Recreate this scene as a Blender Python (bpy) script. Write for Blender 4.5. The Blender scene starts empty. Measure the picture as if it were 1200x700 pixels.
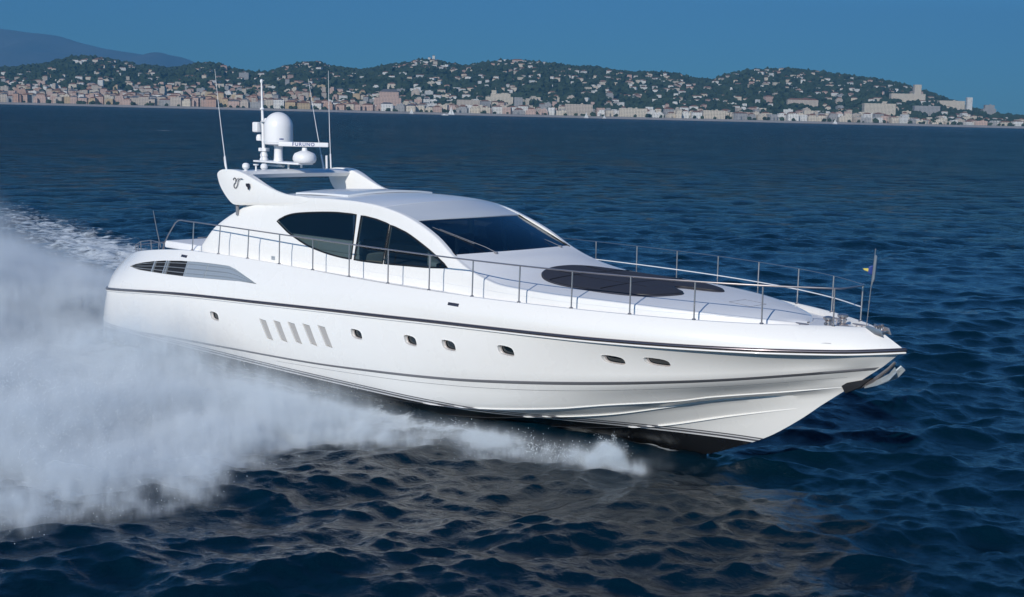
import bpy, bmesh, math, random
import numpy as np
from mathutils import Vector, Matrix
random.seed(7); RNG = np.random.default_rng(11)
scene = bpy.context.scene
COL = scene.collection

# ------------------------------------------------------------------ camera
CAM = np.array([38.027, -24.281, 7.365]); YAW = math.radians(133.315); FPX = 1593.0
ROLL = math.atan(0.0238); PITCH = math.atan((350-132.5)*math.cos(ROLL)/FPX)
dh = np.array([math.cos(YAW), math.sin(YAW), 0.0]); rh = np.array([math.sin(YAW), -math.cos(YAW), 0.0])
fw = dh*math.cos(PITCH)-np.array([0, 0, 1])*math.sin(PITCH); up0 = np.cross(rh, fw)
rt = rh*math.cos(ROLL)+up0*math.sin(ROLL); up = -rh*math.sin(ROLL)+up0*math.cos(ROLL)
cd = bpy.data.cameras.new('camera'); cam = bpy.data.objects.new('camera', cd); COL.objects.link(cam)
cd.sensor_width = 36; cd.lens = FPX/1200*36; cd.clip_start = 0.5; cd.clip_end = 40000
cam.matrix_world = Matrix(((rt[0], up[0], -fw[0], CAM[0]), (rt[1], up[1], -fw[1], CAM[1]), (rt[2], up[2], -fw[2], CAM[2]), (0, 0, 0, 1)))
scene.camera = cam

# ------------------------------------------------------------------ light
SUN_AZ, SUN_EL = math.radians(-68), math.radians(25)
w = bpy.data.worlds.new('World'); scene.world = w; w.use_nodes = True
nt = w.node_tree; nt.nodes.clear()
sky = nt.nodes.new('ShaderNodeTexSky'); sky.sky_type = 'NISHITA'; sky.sun_disc = False
sky.sun_elevation = SUN_EL; sky.sun_rotation = math.pi/2-SUN_AZ
sky.air_density = 0.9; sky.dust_density = 0.15; sky.ozone_density = 3.5; sky.altitude = 300
tint = nt.nodes.new('ShaderNodeMix'); tint.data_type = 'RGBA'; tint.blend_type = 'MULTIPLY'
tint.inputs[0].default_value = 1; tint.inputs[7].default_value = (0.232, 0.64, 0.96, 1)
bg = nt.nodes.new('ShaderNodeBackground'); bg.inputs[1].default_value = 0.112
out = nt.nodes.new('ShaderNodeOutputWorld')
hs = nt.nodes.new('ShaderNodeHueSaturation'); hs.inputs['Saturation'].default_value = 1.06; hs.inputs['Value'].default_value = .98; nt.links.new(sky.outputs[0], hs.inputs['Color']); nt.links.new(hs.outputs[0], tint.inputs[6]); nt.links.new(tint.outputs[2], bg.inputs[0]); nt.links.new(bg.outputs[0], out.inputs[0])
sl = bpy.data.lights.new('sun', 'SUN'); sl.energy = 3.7; sl.angle = math.radians(0.53); sl.color = (1, 0.948, 0.868)
so = bpy.data.objects.new('sun', sl); COL.objects.link(so)
sd = Vector((math.cos(SUN_EL)*math.cos(SUN_AZ), math.cos(SUN_EL)*math.sin(SUN_AZ), math.sin(SUN_EL)))
so.rotation_euler = sd.to_track_quat('Z', 'Y').to_euler(); so.location = (40, -60, 60)
vs = scene.view_settings; vs.view_transform = 'Standard'; vs.look = 'None'; vs.exposure = 0.0; vs.gamma = 1.0
vs.use_curve_mapping = False
cy = scene.cycles
cy.max_bounces = 8; cy.diffuse_bounces = 3; cy.glossy_bounces = 3; cy.transmission_bounces = 3; cy.volume_bounces = 3
cy.transparent_max_bounces = 12; cy.volume_step_rate = 1.2; cy.volume_max_steps = 256
cy.use_denoising = True; cy.sample_clamp_indirect = 6

# ------------------------------------------------------------------ helpers
def tag(o, label=None, cat=None, group=None, kind=None):
    if label: o['label'] = label
    if cat: o['category'] = cat
    if group: o['group'] = group
    if kind: o['kind'] = kind
    return o

def tab(pts):
    """monotone cubic through (x, value) pairs, as a function"""
    xs = np.array([p[0] for p in pts], float); ys = np.array([p[1] for p in pts], float)
    h = np.diff(xs); d = np.diff(ys)/h; m = np.zeros(len(xs))
    m[1:-1] = np.where(d[:-1]*d[1:] > 0, 2*d[:-1]*d[1:]/np.where(np.abs(d[:-1]+d[1:]) < 1e-12, 1, d[:-1]+d[1:]), 0)
    m[0], m[-1] = d[0], d[-1]
    def f(x):
        x = np.clip(np.asarray(x, float), xs[0], xs[-1]); i = np.clip(np.searchsorted(xs, x)-1, 0, len(h)-1)
        t = (x-xs[i])/h[i]
        r = ((2*t**3-3*t**2+1)*ys[i]+(t**3-2*t**2+t)*h[i]*m[i]+(-2*t**3+3*t**2)*ys[i+1]+(t**3-t**2)*h[i]*m[i+1])
        return float(r) if r.ndim == 0 else r
    return f

def sstep(x, a, b):
    t = np.clip((np.asarray(x, float)-a)/(b-a), 0, 1); return t*t*(3-2*t)

YO = Vector((12.8, 0, 0))
class MB:
    def __init__(s): s.v = []; s.f = []; s.m = []
    def grid(s, rows, closed=False, mi=0, flip=False):
        b = len(s.v); n = len(rows[0])
        for r in rows: s.v.extend([tuple(p) for p in r])
        for i in range(len(rows)-1):
            for j in range(n if closed else n-1):
                a, c = b+i*n+j, b+i*n+(j+1) % n; q = (a, c, c+n, a+n)
                s.f.append(q[::-1] if flip else q); s.m.append(mi)
        return s
    def fan(s, ring, mi=0, flip=False):
        b = len(s.v); c = np.mean(np.array(ring), 0); s.v.extend([tuple(p) for p in ring]); s.v.append(tuple(c)); n = len(ring)
        for j in range(n):
            q = (b+j, b+(j+1) % n, b+n); s.f.append(q[::-1] if flip else q); s.m.append(mi)
        return s
    def tube(s, path, r, k=10, caps=True, mi=0):
        path = [Vector(p) for p in path]; rows = []; nrm = None
        rr = r if hasattr(r, '__len__') else [r]*len(path)
        for i, p in enumerate(path):
            t = (path[min(i+1, len(path)-1)]-path[max(i-1, 0)]).normalized()
            if nrm is None:
                nrm = t.cross(Vector((0, 0, 1)));
                if nrm.length < 1e-3: nrm = t.cross(Vector((0, 1, 0)))
            nrm = (nrm-t*nrm.dot(t)).normalized(); bn = t.cross(nrm)
            rows.append([p+(nrm*math.cos(a)+bn*math.sin(a))*rr[i] for a in [2*math.pi*q/k for q in range(k)]])
        s.grid(rows, closed=True, mi=mi)
        if caps: s.fan(rows[0], mi=mi, flip=True); s.fan(rows[-1], mi=mi)
        return s
    def box(s, c, d, rz=0, mi=0):
        b = len(s.v); cr, sr = math.cos(rz), math.sin(rz)
        for z in (-.5, .5):
            for x, y in ((-.5, -.5), (.5, -.5), (.5, .5), (-.5, .5)):
                X, Y = x*d[0], y*d[1]; s.v.append((c[0]+X*cr-Y*sr, c[1]+X*sr+Y*cr, c[2]+z*d[2]))
        for q in ((3, 2, 1, 0), (4, 5, 6, 7), (0, 1, 5, 4), (1, 2, 6, 5), (2, 3, 7, 6), (3, 0, 4, 7)):
            s.f.append(tuple(b+i for i in q)); s.m.append(mi)
        return s
    def lathe(s, prof, c, k=28, axis='Z', mi=0, sx=1, sy=1):
        rows = []
        for r, z in prof:
            ring = []
            for q in range(k):
                a = 2*math.pi*q/k; x, y = r*math.cos(a)*sx, r*math.sin(a)*sy
                ring.append((c[0]+x, c[1]+y, c[2]+z) if axis == 'Z' else ((c[0]+x, c[1]-z, c[2]+y) if axis == 'Y' else (c[0]+z, c[1]+x, c[2]+y)))
            rows.append(ring)
        s.grid(rows, closed=True, mi=mi); s.fan(rows[0], mi=mi, flip=True); s.fan(rows[-1], mi=mi)
        return s
    def prism(s, poly, y0, y1, mi=0):
        """poly in (x,z), pushed from y0 to y1 (numbers or functions of (x,z))"""
        f0 = y0 if callable(y0) else (lambda x, z: y0); f1 = y1 if callable(y1) else (lambda x, z: y1)
        a = [(x, f0(x, z), z) for x, z in poly]; c = [(x, f1(x, z), z) for x, z in poly]
        b = len(s.v); n = len(poly); s.v += a+c
        for j in range(n): s.f.append((b+j, b+(j+1) % n, b+n+(j+1) % n, b+n+j)); s.m.append(mi)
        s.f.append(tuple(b+j for j in range(n))[::-1]); s.m.append(mi)
        s.f.append(tuple(b+n+j for j in range(n))); s.m.append(mi)
        return s
    def build(s, name, mat, parent=None, origin=None, bevel=0, smooth=True, merge=0.0008, angle=32, recalc=True, seg=2):
        o_ = Vector(origin) if origin is not None else (YO if parent is not None else Vector((0, 0, 0)))
        me = bpy.data.meshes.new(name)
        me.from_pydata([tuple(Vector(p)-o_) for p in s.v], [], s.f)
        mats = mat if isinstance(mat, (list, tuple)) else [mat]
        for m_ in mats: me.materials.append(m_)
        me.polygons.foreach_set('material_index', s.m)
        bm = bmesh.new(); bm.from_mesh(me)
        if merge: bmesh.ops.remove_doubles(bm, verts=bm.verts, dist=merge)
        bmesh.ops.dissolve_degenerate(bm, edges=bm.edges, dist=1e-5)
        if recalc: bmesh.ops.recalc_face_normals(bm, faces=bm.faces)
        if bevel:
            es = [e for e in bm.edges if len(e.link_faces) == 2 and e.calc_face_angle(0) > math.radians(35)]
            bmesh.ops.bevel(bm, geom=es, offset=bevel, segments=seg, profile=0.6, affect='EDGES', clamp_overlap=True)
        bm.to_mesh(me); bm.free()
        if smooth:
            me.polygons.foreach_set('use_smooth', [True]*len(me.polygons)); me.set_sharp_from_angle(angle=math.radians(angle))
        o = bpy.data.objects.new(name, me); COL.objects.link(o)
        if parent is not None: o.parent = parent
        elif origin is not None: o.location = o_
        return o

# ------------------------------------------------------------------ materials
def mat(name, color, rough=0.5, metal=0.0, spec=0.5, coat=0.0, var=0.0, vscale=3.0, bump=0.0, bscale=40.0, rvar=0.0, ior=1.45):
    m = bpy.data.materials.new(name); m.use_nodes = True; n = m.node_tree; p = n.nodes['Principled BSDF']
    p.inputs['Base Color'].default_value = (*color, 1); p.inputs['Roughness'].default_value = rough
    p.inputs['Metallic'].default_value = metal; p.inputs['Specular IOR Level'].default_value = spec
    p.inputs['Coat Weight'].default_value = coat; p.inputs['Coat Roughness'].default_value = 0.06; p.inputs['IOR'].default_value = ior
    tc = n.nodes.new('ShaderNodeTexCoord')
    if var or rvar:
        no = n.nodes.new('ShaderNodeTexNoise'); no.inputs['Scale'].default_value = vscale; no.inputs['Detail'].default_value = 5
        n.links.new(tc.outputs['Object'], no.inputs['Vector'])
    if var:
        mx = n.nodes.new('ShaderNodeMix'); mx.data_type = 'RGBA'
        mx.inputs[6].default_value = (*[c*(1-var) for c in color], 1); mx.inputs[7].default_value = (*[min(1, c*(1+var)) for c in color], 1)
        n.links.new(no.outputs['Fac'], mx.inputs[0]); n.links.new(mx.outputs[2], p.inputs['Base Color'])
    if rvar:
        mr = n.nodes.new('ShaderNodeMapRange'); mr.inputs[3].default_value = max(0, rough-rvar); mr.inputs[4].default_value = rough+rvar
        n.links.new(no.outputs['Fac'], mr.inputs[0]); n.links.new(mr.outputs[0], p.inputs['Roughness'])
    if bump:
        nb = n.nodes.new('ShaderNodeTexNoise'); nb.inputs['Scale'].default_value = bscale; nb.inputs['Detail'].default_value = 4
        bu = n.nodes.new('ShaderNodeBump'); bu.inputs['Strength'].default_value = 1; bu.inputs['Distance'].default_value = bump
        n.links.new(tc.outputs['Object'], nb.inputs['Vector']); n.links.new(nb.outputs['Fac'], bu.inputs['Height']); n.links.new(bu.outputs[0], p.inputs['Normal'])
    return m

M_white = mat('gelcoat_white', (0.81, 0.80, 0.77), 0.28, coat=0.5, var=0.015, vscale=0.7, rvar=0.08)
M_brow = mat('brow_silver_gelcoat', (0.56, 0.59, 0.62), 0.35, coat=0.3)
M_deck = mat('deck_nonskid', (0.76, 0.765, 0.77), 0.6, var=0.03, vscale=6, bump=0.002, bscale=160)
M_roofg = mat('roof_grey_gelcoat', (0.70, 0.72, 0.735), 0.35, coat=0.3, var=0.02, vscale=1)
M_glass = mat('tinted_glass', (0.006, 0.012, 0.016), 0.03, spec=0.8, coat=0.6)
def tint_glass(name, tr, blend=1.0):
    m = bpy.data.materials.new(name); m.use_nodes = True; n = m.node_tree; n.nodes.clear()
    o = n.nodes.new('ShaderNodeOutputMaterial'); mx = n.nodes.new('ShaderNodeMixShader'); fr = n.nodes.new('ShaderNodeFresnel'); fr.inputs[0].default_value = 1.6
    t = n.nodes.new('ShaderNodeBsdfTransparent'); t.inputs[0].default_value = (*tr, 1); g = n.nodes.new('ShaderNodeBsdfGlossy'); g.inputs['Roughness'].default_value = .02; g.inputs['Color'].default_value = (.9, .95, 1, 1)
    tc = n.nodes.new('ShaderNodeTexCoord'); no = n.nodes.new('ShaderNodeTexNoise'); no.inputs['Scale'].default_value = .9; b = n.nodes.new('ShaderNodeBump'); b.inputs['Distance'].default_value = .02
    n.links.new(tc.outputs['Object'], no.inputs['Vector']); n.links.new(no.outputs['Fac'], b.inputs['Height']); n.links.new(b.outputs[0], g.inputs['Normal'])
    n.links.new(fr.outputs[0], mx.inputs[0]); n.links.new(t.outputs[0], mx.inputs[1]); n.links.new(g.outputs[0], mx.inputs[2]); n.links.new(mx.outputs[0], o.inputs[0]); return m
M_tint = tint_glass('tinted_window_glass', (.38, .48, .54))
M_gasket = mat('black_gasket', (0.012, 0.012, 0.013), 0.45)
M_chrome = mat('polished_steel', (0.46, 0.42, 0.41), 0.32, metal=0.85, rvar=0.06, vscale=6)
M_rub = mat('rub_strake_steel', (0.16, 0.14, 0.15), 0.22, metal=0.8)
M_stripe = mat('grey_accent_paint', (0.20, 0.20, 0.215), 0.35, coat=0.3)
M_black = mat('antifouling_black', (0.010, 0.011, 0.013), 0.4)
M_pad = mat('dark_canvas', (0.030, 0.032, 0.046), 0.85, var=0.15, vscale=2.5, bump=0.006, bscale=9)
M_grille = mat('silver_grille', (0.40, 0.44, 0.47), 0.35, metal=0.4)
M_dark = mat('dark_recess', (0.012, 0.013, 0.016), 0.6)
M_plastic = mat('white_plastic', (0.78, 0.78, 0.78), 0.35, var=0.02)
M_blue = mat('blue_print', (0.02, 0.05, 0.22), 0.5)
M_ink = mat('dark_ink', (0.02, 0.02, 0.03), 0.5)
M_red = mat('red_cloth', (0.35, 0.05, 0.04), 0.8)
M_yellow = mat('yellow_cloth', (0.6, 0.5, 0.12), 0.8)

# hull paint: white topsides, boot-top lines, black bottom (bands at fixed heights on the boat)
M_hull = M_white.copy(); M_hull.name = 'hull_paint'
n = M_hull.node_tree; p = n.nodes['Principled BSDF']
tc = n.nodes.new('ShaderNodeTexCoord'); sx = n.nodes.new('ShaderNodeSeparateXYZ'); n.links.new(tc.outputs['Object'], sx.inputs[0])
cr = n.nodes.new('ShaderNodeValToRGB'); cr.color_ramp.interpolation = 'CONSTANT'
els = [(0.0, (0.010, 0.011, 0.013)), (0.50, (0.72, 0.72, 0.72)), (0.535, (0.10, 0.10, 0.11)), (0.575, (0.72, 0.72, 0.72)), (0.60, (0.12, 0.12, 0.13)), (0.63, (0.81, 0.80, 0.77))]
for i, (q, c) in enumerate(els):
    e = cr.color_ramp.elements[i] if i < 2 else cr.color_ramp.elements.new(q)
    e.position = q; e.color = (*c, 1)
n.links.new(sx.outputs[2], cr.inputs[0]); n.links.new(cr.outputs[0], p.inputs['Base Color'])

# ------------------------------------------------------------------ the yacht: hull shape
Gb = tab([(-.2, 1.80), (.5, 1.93), (2.4, 2.35), (5, 2.6), (7.85, 2.74), (10.8, 2.86), (13, 2.97), (15.3, 3.03), (16.7, 3.0), (18, 2.9), (19.4, 2.71), (20.7, 2.42), (22.04, 1.99), (23.26, 1.39), (24.4, .58), (24.85, .24), (25.05, 0)])
Gz = tab([(-.2, 2.3), (0, 2.45), (.74, 2.74), (1.5, 2.92), (2.36, 3.04), (3.78, 3.19), (5.25, 3.28), (8, 3.31), (10.85, 3.29), (13.8, 3.27), (16.65, 3.27), (19.4, 3.29), (22, 3.3), (23.3, 3.31), (24.4, 3.33), (25.05, 3.32)])
Rb = tab([(-.2, 2.22), (0, 2.34), (.6, 2.68), (2, 2.86), (5, 2.98), (8, 3.06), (11, 3.12), (14, 3.17), (16, 3.15), (18, 3.03), (19.4, 2.87), (20.7, 2.6), (22, 2.22), (23.3, 1.66), (24.4, .98), (25.2, .42), (25.5, .18), (25.68, 0)])
Rz = tab([(-.2, 1.66), (5.26, 2.08), (8.9, 2.27), (12.07, 2.43), (14, 2.52), (16.25, 2.62), (18.47, 2.69), (20.36, 2.74), (22, 2.79), (24.65, 2.88), (25.68, 2.97)])
Kb = tab([(-.2, 2.4), (0, 2.5), (1, 2.68), (5, 2.82), (10, 2.95), (14, 3.0), (16, 2.95), (18, 2.75), (20, 2.35), (22, 1.7), (23.5, 1.0), (24.6, .42), (25.25, 0)])
Kz = tab([(-.2, .46), (3.6, .7), (7.5, .84), (10.85, .96), (13.8, 1.15), (16.1, 1.33), (18.25, 1.56), (20.1, 1.78), (21.7, 1.99), (22.7, 2.14), (24.5, 2.45), (25.25, 2.58)])
Nb = tab([(-.2, 2.35), (0, 2.45), (1, 2.63), (5, 2.77), (10, 2.9), (14, 2.93), (16, 2.85), (18, 2.62), (20, 2.15), (22, 1.45), (23.5, .75), (24.5, .2), (24.95, 0)])
Nz = tab([(-.2, .34), (7.5, .69), (10, .78), (13.96, .98), (16.74, 1.19), (19.38, 1.47), (21.58, 1.78), (22.57, 1.93), (23.95, 2.17), (24.95, 2.35)])
Cb = tab([(-.2, 2.2), (0, 2.4), (5, 2.6), (10, 2.7), (14, 2.7), (16, 2.6), (18, 2.3), (20, 1.75), (22, 1.05), (23.5, .45), (24.6, 0)])
Cz = tab([(-.2, .10), (5, .18), (10, .28), (13, .38), (16, .58), (18.54, .91), (19.73, 1.14), (21.36, 1.43), (21.88, 1.56), (23.5, 1.86), (24.6, 2.08)])
S1b = tab([(-.2, 1.9), (10, 2.3), (14, 2.25), (16, 2.1), (18, 1.8), (20, 1.3), (22, .7), (23.5, .2), (24.3, 0)])
S1z = tab([(-.2, -.1), (10, 0.02), (14, .12), (16, .28), (17.66, .53), (19.42, .82), (21.14, 1.25), (22.21, 1.52), (24.3, 1.86)])
S2b = tab([(-.2, 1.3), (10, 1.6), (14, 1.55), (16, 1.45), (18, 1.2), (20, .8), (22, .35), (23.9, 0)])
S2z = tab([(-.2, -.3), (10, -.22), (14, -.1), (17, .15), (19.59, .48), (20.34, .62), (22.03, 1.08), (23.9, 1.56)])
Zk = tab([(-.2, -.5), (10, -.55), (16, -.45), (19, -.28), (20.96, -.03), (22.06, .39), (22.69, .69), (23.49, 1.23), (23.9, 1.56)])
zero = lambda x: np.zeros_like(np.asarray(x, float)) if np.ndim(x) else 0.0
ROWS = [(Gb, Gz, 0.0, 25.05), (Rb, Rz, -.15, 25.68), (Kb, Kz, -.15, 25.25), (Nb, Nz, -.15, 24.95), (Cb, Cz, -.12, 24.6), (S1b, S1z, -.1, 24.3), (S2b, S2z, -.1, 23.9), (zero, Zk, -.1, 23.9)]
SUB = [5, 6, 1, 4, 3, 3, 3]
def bulge(seg, x):
    if seg == 0: return 0.085
    if seg == 1: return 0.05-0.13*float(sstep(x, 15, 23))*float(1-sstep(x, 24, 25.3))
    if seg == 3: return 0.03-0.06*float(sstep(x, 16, 22))*float(1-sstep(x, 23.5, 24.6))
    return 0.0
def section(t):
    """starboard section for station t in 0..1: list of (x, half breadth, z) from gunwale to keel"""
    P = []
    for b, z, x0, x1 in ROWS:
        x = x0+(x1-x0)*t; P.append((x, max(0.0, b(x)) if t < 1 else 0.0, z(x)))
    out_ = [P[0]]
    for i in range(len(P)-1):
        for k in range(1, SUB[i]+1):
            s = k/SUB[i]; q = [P[i][c]*(1-s)+P[i+1][c]*s for c in range(3)]
            q[1] += bulge(i, q[0])*4*s*(1-s)*min(1, P[i][1]*2)
            out_.append(tuple(q))
    return out_
def hull_y(x, z):
    """half breadth of the topsides at (x, z), above the chine"""
    P = [(float(b(x)), float(zz(x))) for b, zz, _, _ in ROWS[:5]]; out_ = [P[0]]
    for i in range(4):
        for k in range(1, SUB[i]+1):
            s = k/SUB[i]; out_.append((P[i][0]*(1-s)+P[i+1][0]*s+bulge(i, x)*4*s*(1-s)*min(1, P[i][0]*2), P[i][1]*(1-s)+P[i+1][1]*s))
    out_.sort(key=lambda q: q[1]); return float(np.interp(z, [q[1] for q in out_], [q[0] for q in out_]))

TS = np.concatenate([np.linspace(0, .08, 9)[:-1], np.linspace(.08, .7, 48)[:-1], np.linspace(.7, .97, 34)[:-1], np.linspace(.97, 1, 9)])
yacht = bpy.data.objects.new('motor_yacht', None); COL.objects.link(yacht); yacht.location = YO; yacht.empty_display_size = 3
tag(yacht, 'large white motor yacht with dark tinted windows speeding through its own spray', 'yacht')

hb = MB(); rows = []
for t in TS:
    S = section(t); g = S[0]
    bb = max(0.0, g[1]-.10); bl = max(0.0, g[1]-.05)
    ring = [(g[0], -bb, g[2]-.13), (g[0], -bb-(bl-bb)*.4, g[2]-.01), (g[0], -bl, g[2]+.008)]+[(x, -b, z) for x, b, z in S]
    ring += [(x, b, z) for x, b, z in S[-2::-1]]+[(g[0], bl, g[2]+.008), (g[0], bb+(bl-bb)*.4, g[2]-.01), (g[0], bb, g[2]-.13)]
    rows.append(ring)
hb.grid(rows, closed=True); hb.fan(rows[0])
hull = hb.build('hull', M_hull, yacht, angle=28)

def cutter(mb):
    o = mb.build('hull_cutter', M_dark, None, merge=0); o.location = (-YO.x, 0, 0); return o
cuts = []
def cut_prism(poly, depth=.10):
    for sgn in (-1, 1):
        m = MB(); m.prism(poly, lambda x, z: sgn*(hull_y(x, z)-depth), lambda x, z: sgn*(hull_y(x, z)+.25)); cuts.append(m)
PORTS = [(6.75, 1.64), (12.93, 1.95), (14.87, 2.05), (16.12, 2.10), (17.77, 2.19), (20.38, 2.30), (21.30, 2.35)]
def port_poly(cx, cz, s=1.0):
    P = []; wx = 1+.25*max(0, (cx-17)/4.3); wz = 1-.28*max(0, (cx-17)/4.3)
    for k in range(24):
        a = 2*math.pi*k/24; u = math.copysign(abs(math.cos(a))**.62, math.cos(a))*.205*s*wx; v = math.copysign(abs(math.sin(a))**.62, math.sin(a))*.115*s*wz
        P.append((cx+u-v*.22, cz+v-u*.05))
    return P
for c in PORTS: cut_prism(port_poly(*c), .12)
SLOTS = [(8.93+.627*i, 1.84+.036*i) for i in range(5)]
def slot_poly(x, z): return [(x-.05, z), (x+.26, z-.02), (x+.52, z-.53), (x+.23, z-.49)]
for s_ in SLOTS: cut_prism(slot_poly(*s_), .085)
VENT = [(1.62, 2.50), (1.95, 2.60), (2.45, 2.70), (3.1, 2.80), (3.75, 2.88), (4.7, 2.965), (5.66, 3.02), (6.6, 3.05), (7.2, 3.06), (7.55, 3.01), (8.0, 2.91), (8.72, 2.73), (7.9, 2.72), (7.18, 2.68), (6.2, 2.625), (5.2, 2.57), (4.2, 2.53), (3.2, 2.50), (2.4, 2.475)]
cut_prism(VENT, .09)
for mcut in cuts:
    co = cutter(mcut)
    md = hull.modifiers.new('cut', 'BOOLEAN'); md.operation = 'DIFFERENCE'; md.object = co; md.solver = 'EXACT'
    hull.parent = None
    bpy.context.view_layer.update(); dg = bpy.context.evaluated_depsgraph_get()
    me = bpy.data.meshes.new_from_object(hull.evaluated_get(dg)); hull.modifiers.clear()
    if len(me.polygons) > 500: hull.data = me
    hull.parent = yacht
    bpy.data.objects.remove(co)
hull.data.polygons.foreach_set('use_smooth', [True]*len(hull.data.polygons)); hull.data.set_sharp_from_angle(angle=math.radians(30))

# strips that follow the hull
def strip(name, zf, h, proud, m, x0, x1, parent, n=110):
    for sgn in (-1, 1):
        mb = MB(); rr = []
        for x in np.linspace(x0, x1, n):
            z = zf(x); a = hull_y(x, z+h/2); b = hull_y(x, z-h/2); c = hull_y(x, z)
            rr.append([(x, sgn*(a-.02), z+h/2), (x, sgn*(a+proud*.6), z+h/2), (x, sgn*(max(c, (a+b)/2)+proud), z), (x, sgn*(b+proud*.6), z-h/2), (x, sgn*(b-.02), z-h/2)])
        mb.grid(rr); mb.build(name, m, parent, angle=50)
def row_strip(name, i0, i1, f0, f1, proud, m, t0, t1):
    for sgn in (-1, 1):
        mb = MB(); rr = []
        for t in np.linspace(t0, t1, 150):
            S = section(t); A, B = S[i0], S[i1]; q = []
            for f, o_ in ((f0, -.01), (f0+.12*(f1-f0), proud), (f1-.12*(f1-f0), proud), (f1, -.01)):
                q.append((A[0]+(B[0]-A[0])*f, sgn*(A[1]+(B[1]-A[1])*f+o_), A[2]+(B[2]-A[2])*f))
            rr.append(q)
        mb.grid(rr); mb.build(name, m, hull, angle=60)
row_strip('accent_stripe', 11, 12, .0, .42, .006, M_stripe, .002, .998)
row_strip('knuckle_line', 12, 13, .0, .07, .005, M_stripe, .38, .985)
def follow(name, bf, zf, x0, x1, r, m, parent, off=0.0, n=120, sq=1.0, k=10):
    for sgn in (-1, 1):
        path = [(x, sgn*(max(0, bf(x))+off), zf(x)) for x in np.linspace(x0, x1, n)]
        mb = MB(); mb.tube(path, r, k=k)
        mb.build(name, m, parent, angle=60)
def R_path(): return None
# rub strake runs right round the stem
for nm, r_, dz, off, mm in (('rub_rail', .042, 0, .012, M_rub), ('rub_rail_edge', .02, -.058, .02, M_white)):
    xs = list(np.linspace(-.05, 25.2, 130))+list(np.linspace(25.25, 25.68, 14))
    pth = [(x, -(Rb(x)+off), Rz(x)+dz) for x in xs]+[(25.68+off, 0, Rz(25.68)+dz)]+[(x, Rb(x)+off, Rz(x)+dz) for x in xs[::-1]]
    mb = MB(); mb.tube(pth, r_, k=10); mb.build(nm, mm, hull, angle=60)
# spray rails on the bottom
def rail_strip(bf, zf, x0, x1, wd, nm):
    for sgn in (-1, 1):
        mb = MB(); rr = []
        for x in np.linspace(x0, x1, 90):
            b = bf(x); z = zf(x); q = wd*min(1, (x1-x)/2+.05, (x-x0)/2+.05)
            rr.append([(x, sgn*max(0, b-.04), z+.018), (x, sgn*(b+q), z+.010), (x, sgn*(b+q), z-.008), (x, sgn*max(0, b-.05), z-.018)])
        mb.grid(rr, closed=True); mb.build(nm, M_hull, hull, angle=20)
rail_strip(S1b, S1z, 14, 23.4, .05, 'spray_rail'); rail_strip(S2b, S2z, 15, 23.4, .05, 'spray_rail'); rail_strip(Cb, Cz, 4, 24.4, .03, 'chine_rail')
mb = MB()   # thin moulding line high on the bow
mb.tube([(x, -(hull_y(x, 3.03)+.002), 3.03) for x in np.linspace(24.35, 25.3, 12)], .010, k=6); mb.build('bow_moulding', M_stripe, hull)

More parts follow.
